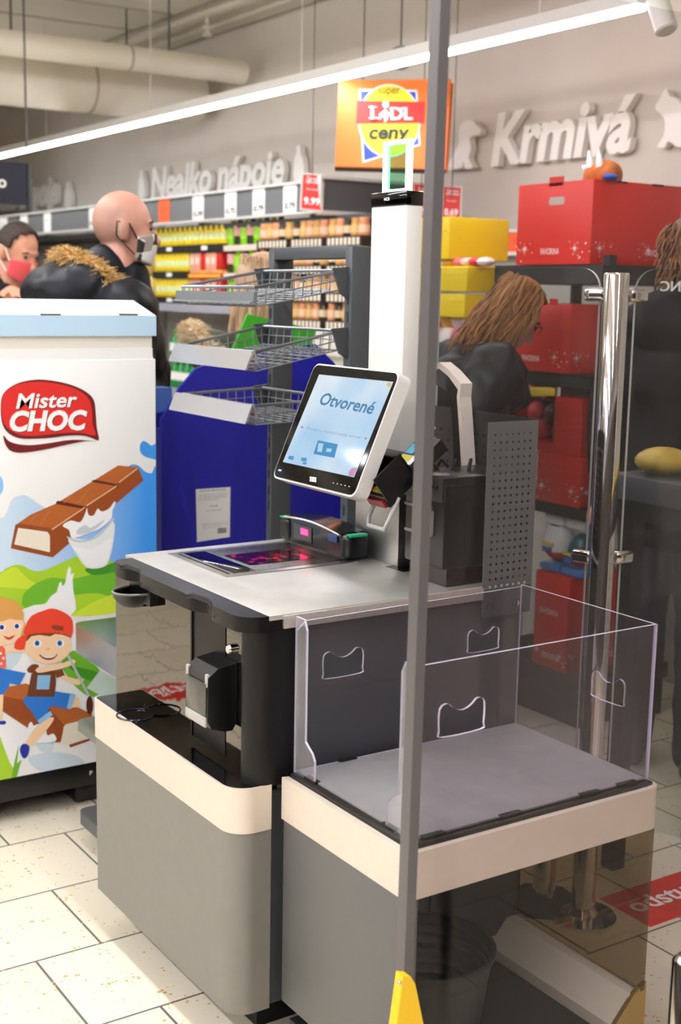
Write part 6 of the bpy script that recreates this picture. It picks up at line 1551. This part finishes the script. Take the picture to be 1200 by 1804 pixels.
b = MB().mat(M('patch_white', '#D9D8D6', .6)).add([C_.T @ Vector(p) for p in ((-.12, -.245, 1.40), (-.02, -.255, 1.33), (-.03, -.26, 1.28), (-.13, -.25, 1.36), (-.12, -.235, 1.40), (-.02, -.245, 1.33), (-.03, -.25, 1.28), (-.13, -.24, 1.36))], [(0, 1, 2, 3), (7, 6, 5, 4), (0, 4, 5, 1), (1, 5, 6, 2), (2, 6, 7, 3), (3, 7, 4, 0)]); b.build('sleeve_patch', None, C_.root)
# stooping woman with a backpack
hp = at(752, 520, 4.35)
el, wr = at(838, 705, 4.28), at(915, 692, 4.5)
D_ = Person('stooping woman in a dark padded jacket with brown hair reaching into the red boxes', (hp.x, hp.y), 1.70, RIGHT * .93 + VIEW * .36, lean=27, pitch=12, arms=(None, (tuple(el), tuple(wr))), width=.95, skin=SKIN_PINK)
D_.jacket(GREYJ, puff=.05, folds=.022); D_.trousers(JEANS); D_.shoes(BLACK)
BRN = [M('hair_brown', '#8A5A36', .55), M('hair_brown2', '#A9743F', .55), M('hair_brown3', '#5E3C24', .55), M('hair_auburn', '#B98650', .55)]
D_.hair_cap(BRN[1], lambda d: not (d.x > .35 and d.z < .6), .02)
D_.strands(BRN, lambda R: (lambda a, z: D_.Hf(-.008 + .108 * math.cos(a), .094 * math.sin(a), 1.705 + z))(R.uniform(math.radians(80), math.radians(280)), R.uniform(-.07, .085)), 1100, lambda R: R.uniform(.10, .22), 6, r=.0036, flow=Vector((-.55, 0, -.8)))
b = MB().mat(BLACK)
for sg in (1, -1): b.tube([D_.T @ D_.Hf(.1 + .0, .034 * sg + .022 * math.cos(k * .5236), 1.69 + .018 * math.sin(k * .5236)) for k in range(12)], .002, 5, True); b.tube([D_.T @ D_.Hf(.1, .056 * sg, 1.695), D_.T @ D_.Hf(.0, .085 * sg, 1.70)], .002, 5)
b.build('glasses', None, D_.root)
bk = thing('backpack', 'dark backpack with blue trim and coloured dots on the back of the stooping woman', 'backpack', tuple(D_.T @ D_.Lf(-.25, 0, 1.2)))
o = remesh([('e', D_.Lf(-.34, 0, 1.22), (.13, .16, .22), D_.L.to_3x3()), ('e', D_.Lf(-.39, 0, 1.12), (.08, .13, .12), D_.L.to_3x3())], .012, D_.T, 'body', M('pack_black', '#1B1D2B', .6), bk, .004, 8, 2)
b = MB().mat(M('pack_blue_trim', '#4FA0C4', .5)); b.tube([D_.T @ D_.Lf(-.34 + .135 * math.cos(k * .3142) * 1.0, -.15, 1.22 + .225 * math.sin(k * .3142)) for k in range(20)], .009, 8, True); b.build('blue_trim', None, bk)
R = random.Random(4); b = MB()
for k in range(16):
    b.mat((M('dot_pink', '#D8487C', .5), M('dot_blue', '#4A62C8', .5), M('dot_red', '#D23C3C', .5))[k % 3]); a = R.uniform(0, 6.28); q = R.uniform(.2, .8)
    b.ball(D_.T @ D_.Lf(-.34 + .11 * q * math.cos(a), -.145, 1.22 + .2 * q * math.sin(a)), .011, 8, 5)
b.build('dot_print', None, bk)
gp_ = at(950, 690, 4.52)
o = MB().mat(M('yellow_pack', '#E3C23A', .45)).box((-.05, -.03, -.014), (.05, .03, .014), .004, 2, Matrix.Rotation(-.4, 4, 'Z')).build('sweet_pack'); o.location = gp_; tag(o, 'small yellow pack held in the hand of the stooping woman', 'pack')
# person at the right edge, from behind
hp = at(1222, 450, 4.05)
E_ = Person('person in a dark jacket at the right edge, seen from behind with short brown hair', (hp.x, hp.y), 1.80, VIEW * .9 + RIGHT * .25, stride=.06, width=1.0)
E_.jacket(M('charcoal_jacket', '#0F1012', .7, 0, .12, 8, spec=.2), puff=.03, hem=.84, folds=.012, extra=[('c', E_.Lf(-.04, 0, 1.44), E_.Lf(-.03, 0, 1.58), .10, .082), ('e', E_.Lf(-.07, 0, 1.49), (.12, .21, .11))]); E_.trousers(JEANS); E_.shoes(SHOE)
E_.hair_cap(M('hair_brown3'), lambda d: not (d.x > .5 and d.z < .5), .018)
E_.strands([M('hair_brown3'), M('hair_brown')], lambda R: (lambda a, z: E_.Hf(-.01 + .1 * math.cos(a), .085 * math.sin(a), 1.70 + z))(R.uniform(math.radians(70), math.radians(290)), R.uniform(-.07, .09)), 420, lambda R: R.uniform(.04, .08), 8, r=.0045)
q0 = at(1163, 513, 3.855); q1 = at(1215, 497, 3.84)
b = MB().mat(PAPER); text(b, 'IZNANC', q0, RIGHT, (0, 0, 1), .16, .03, .01, mirror=True, depth=.004); b.build('back_lettering', None, E_.root)
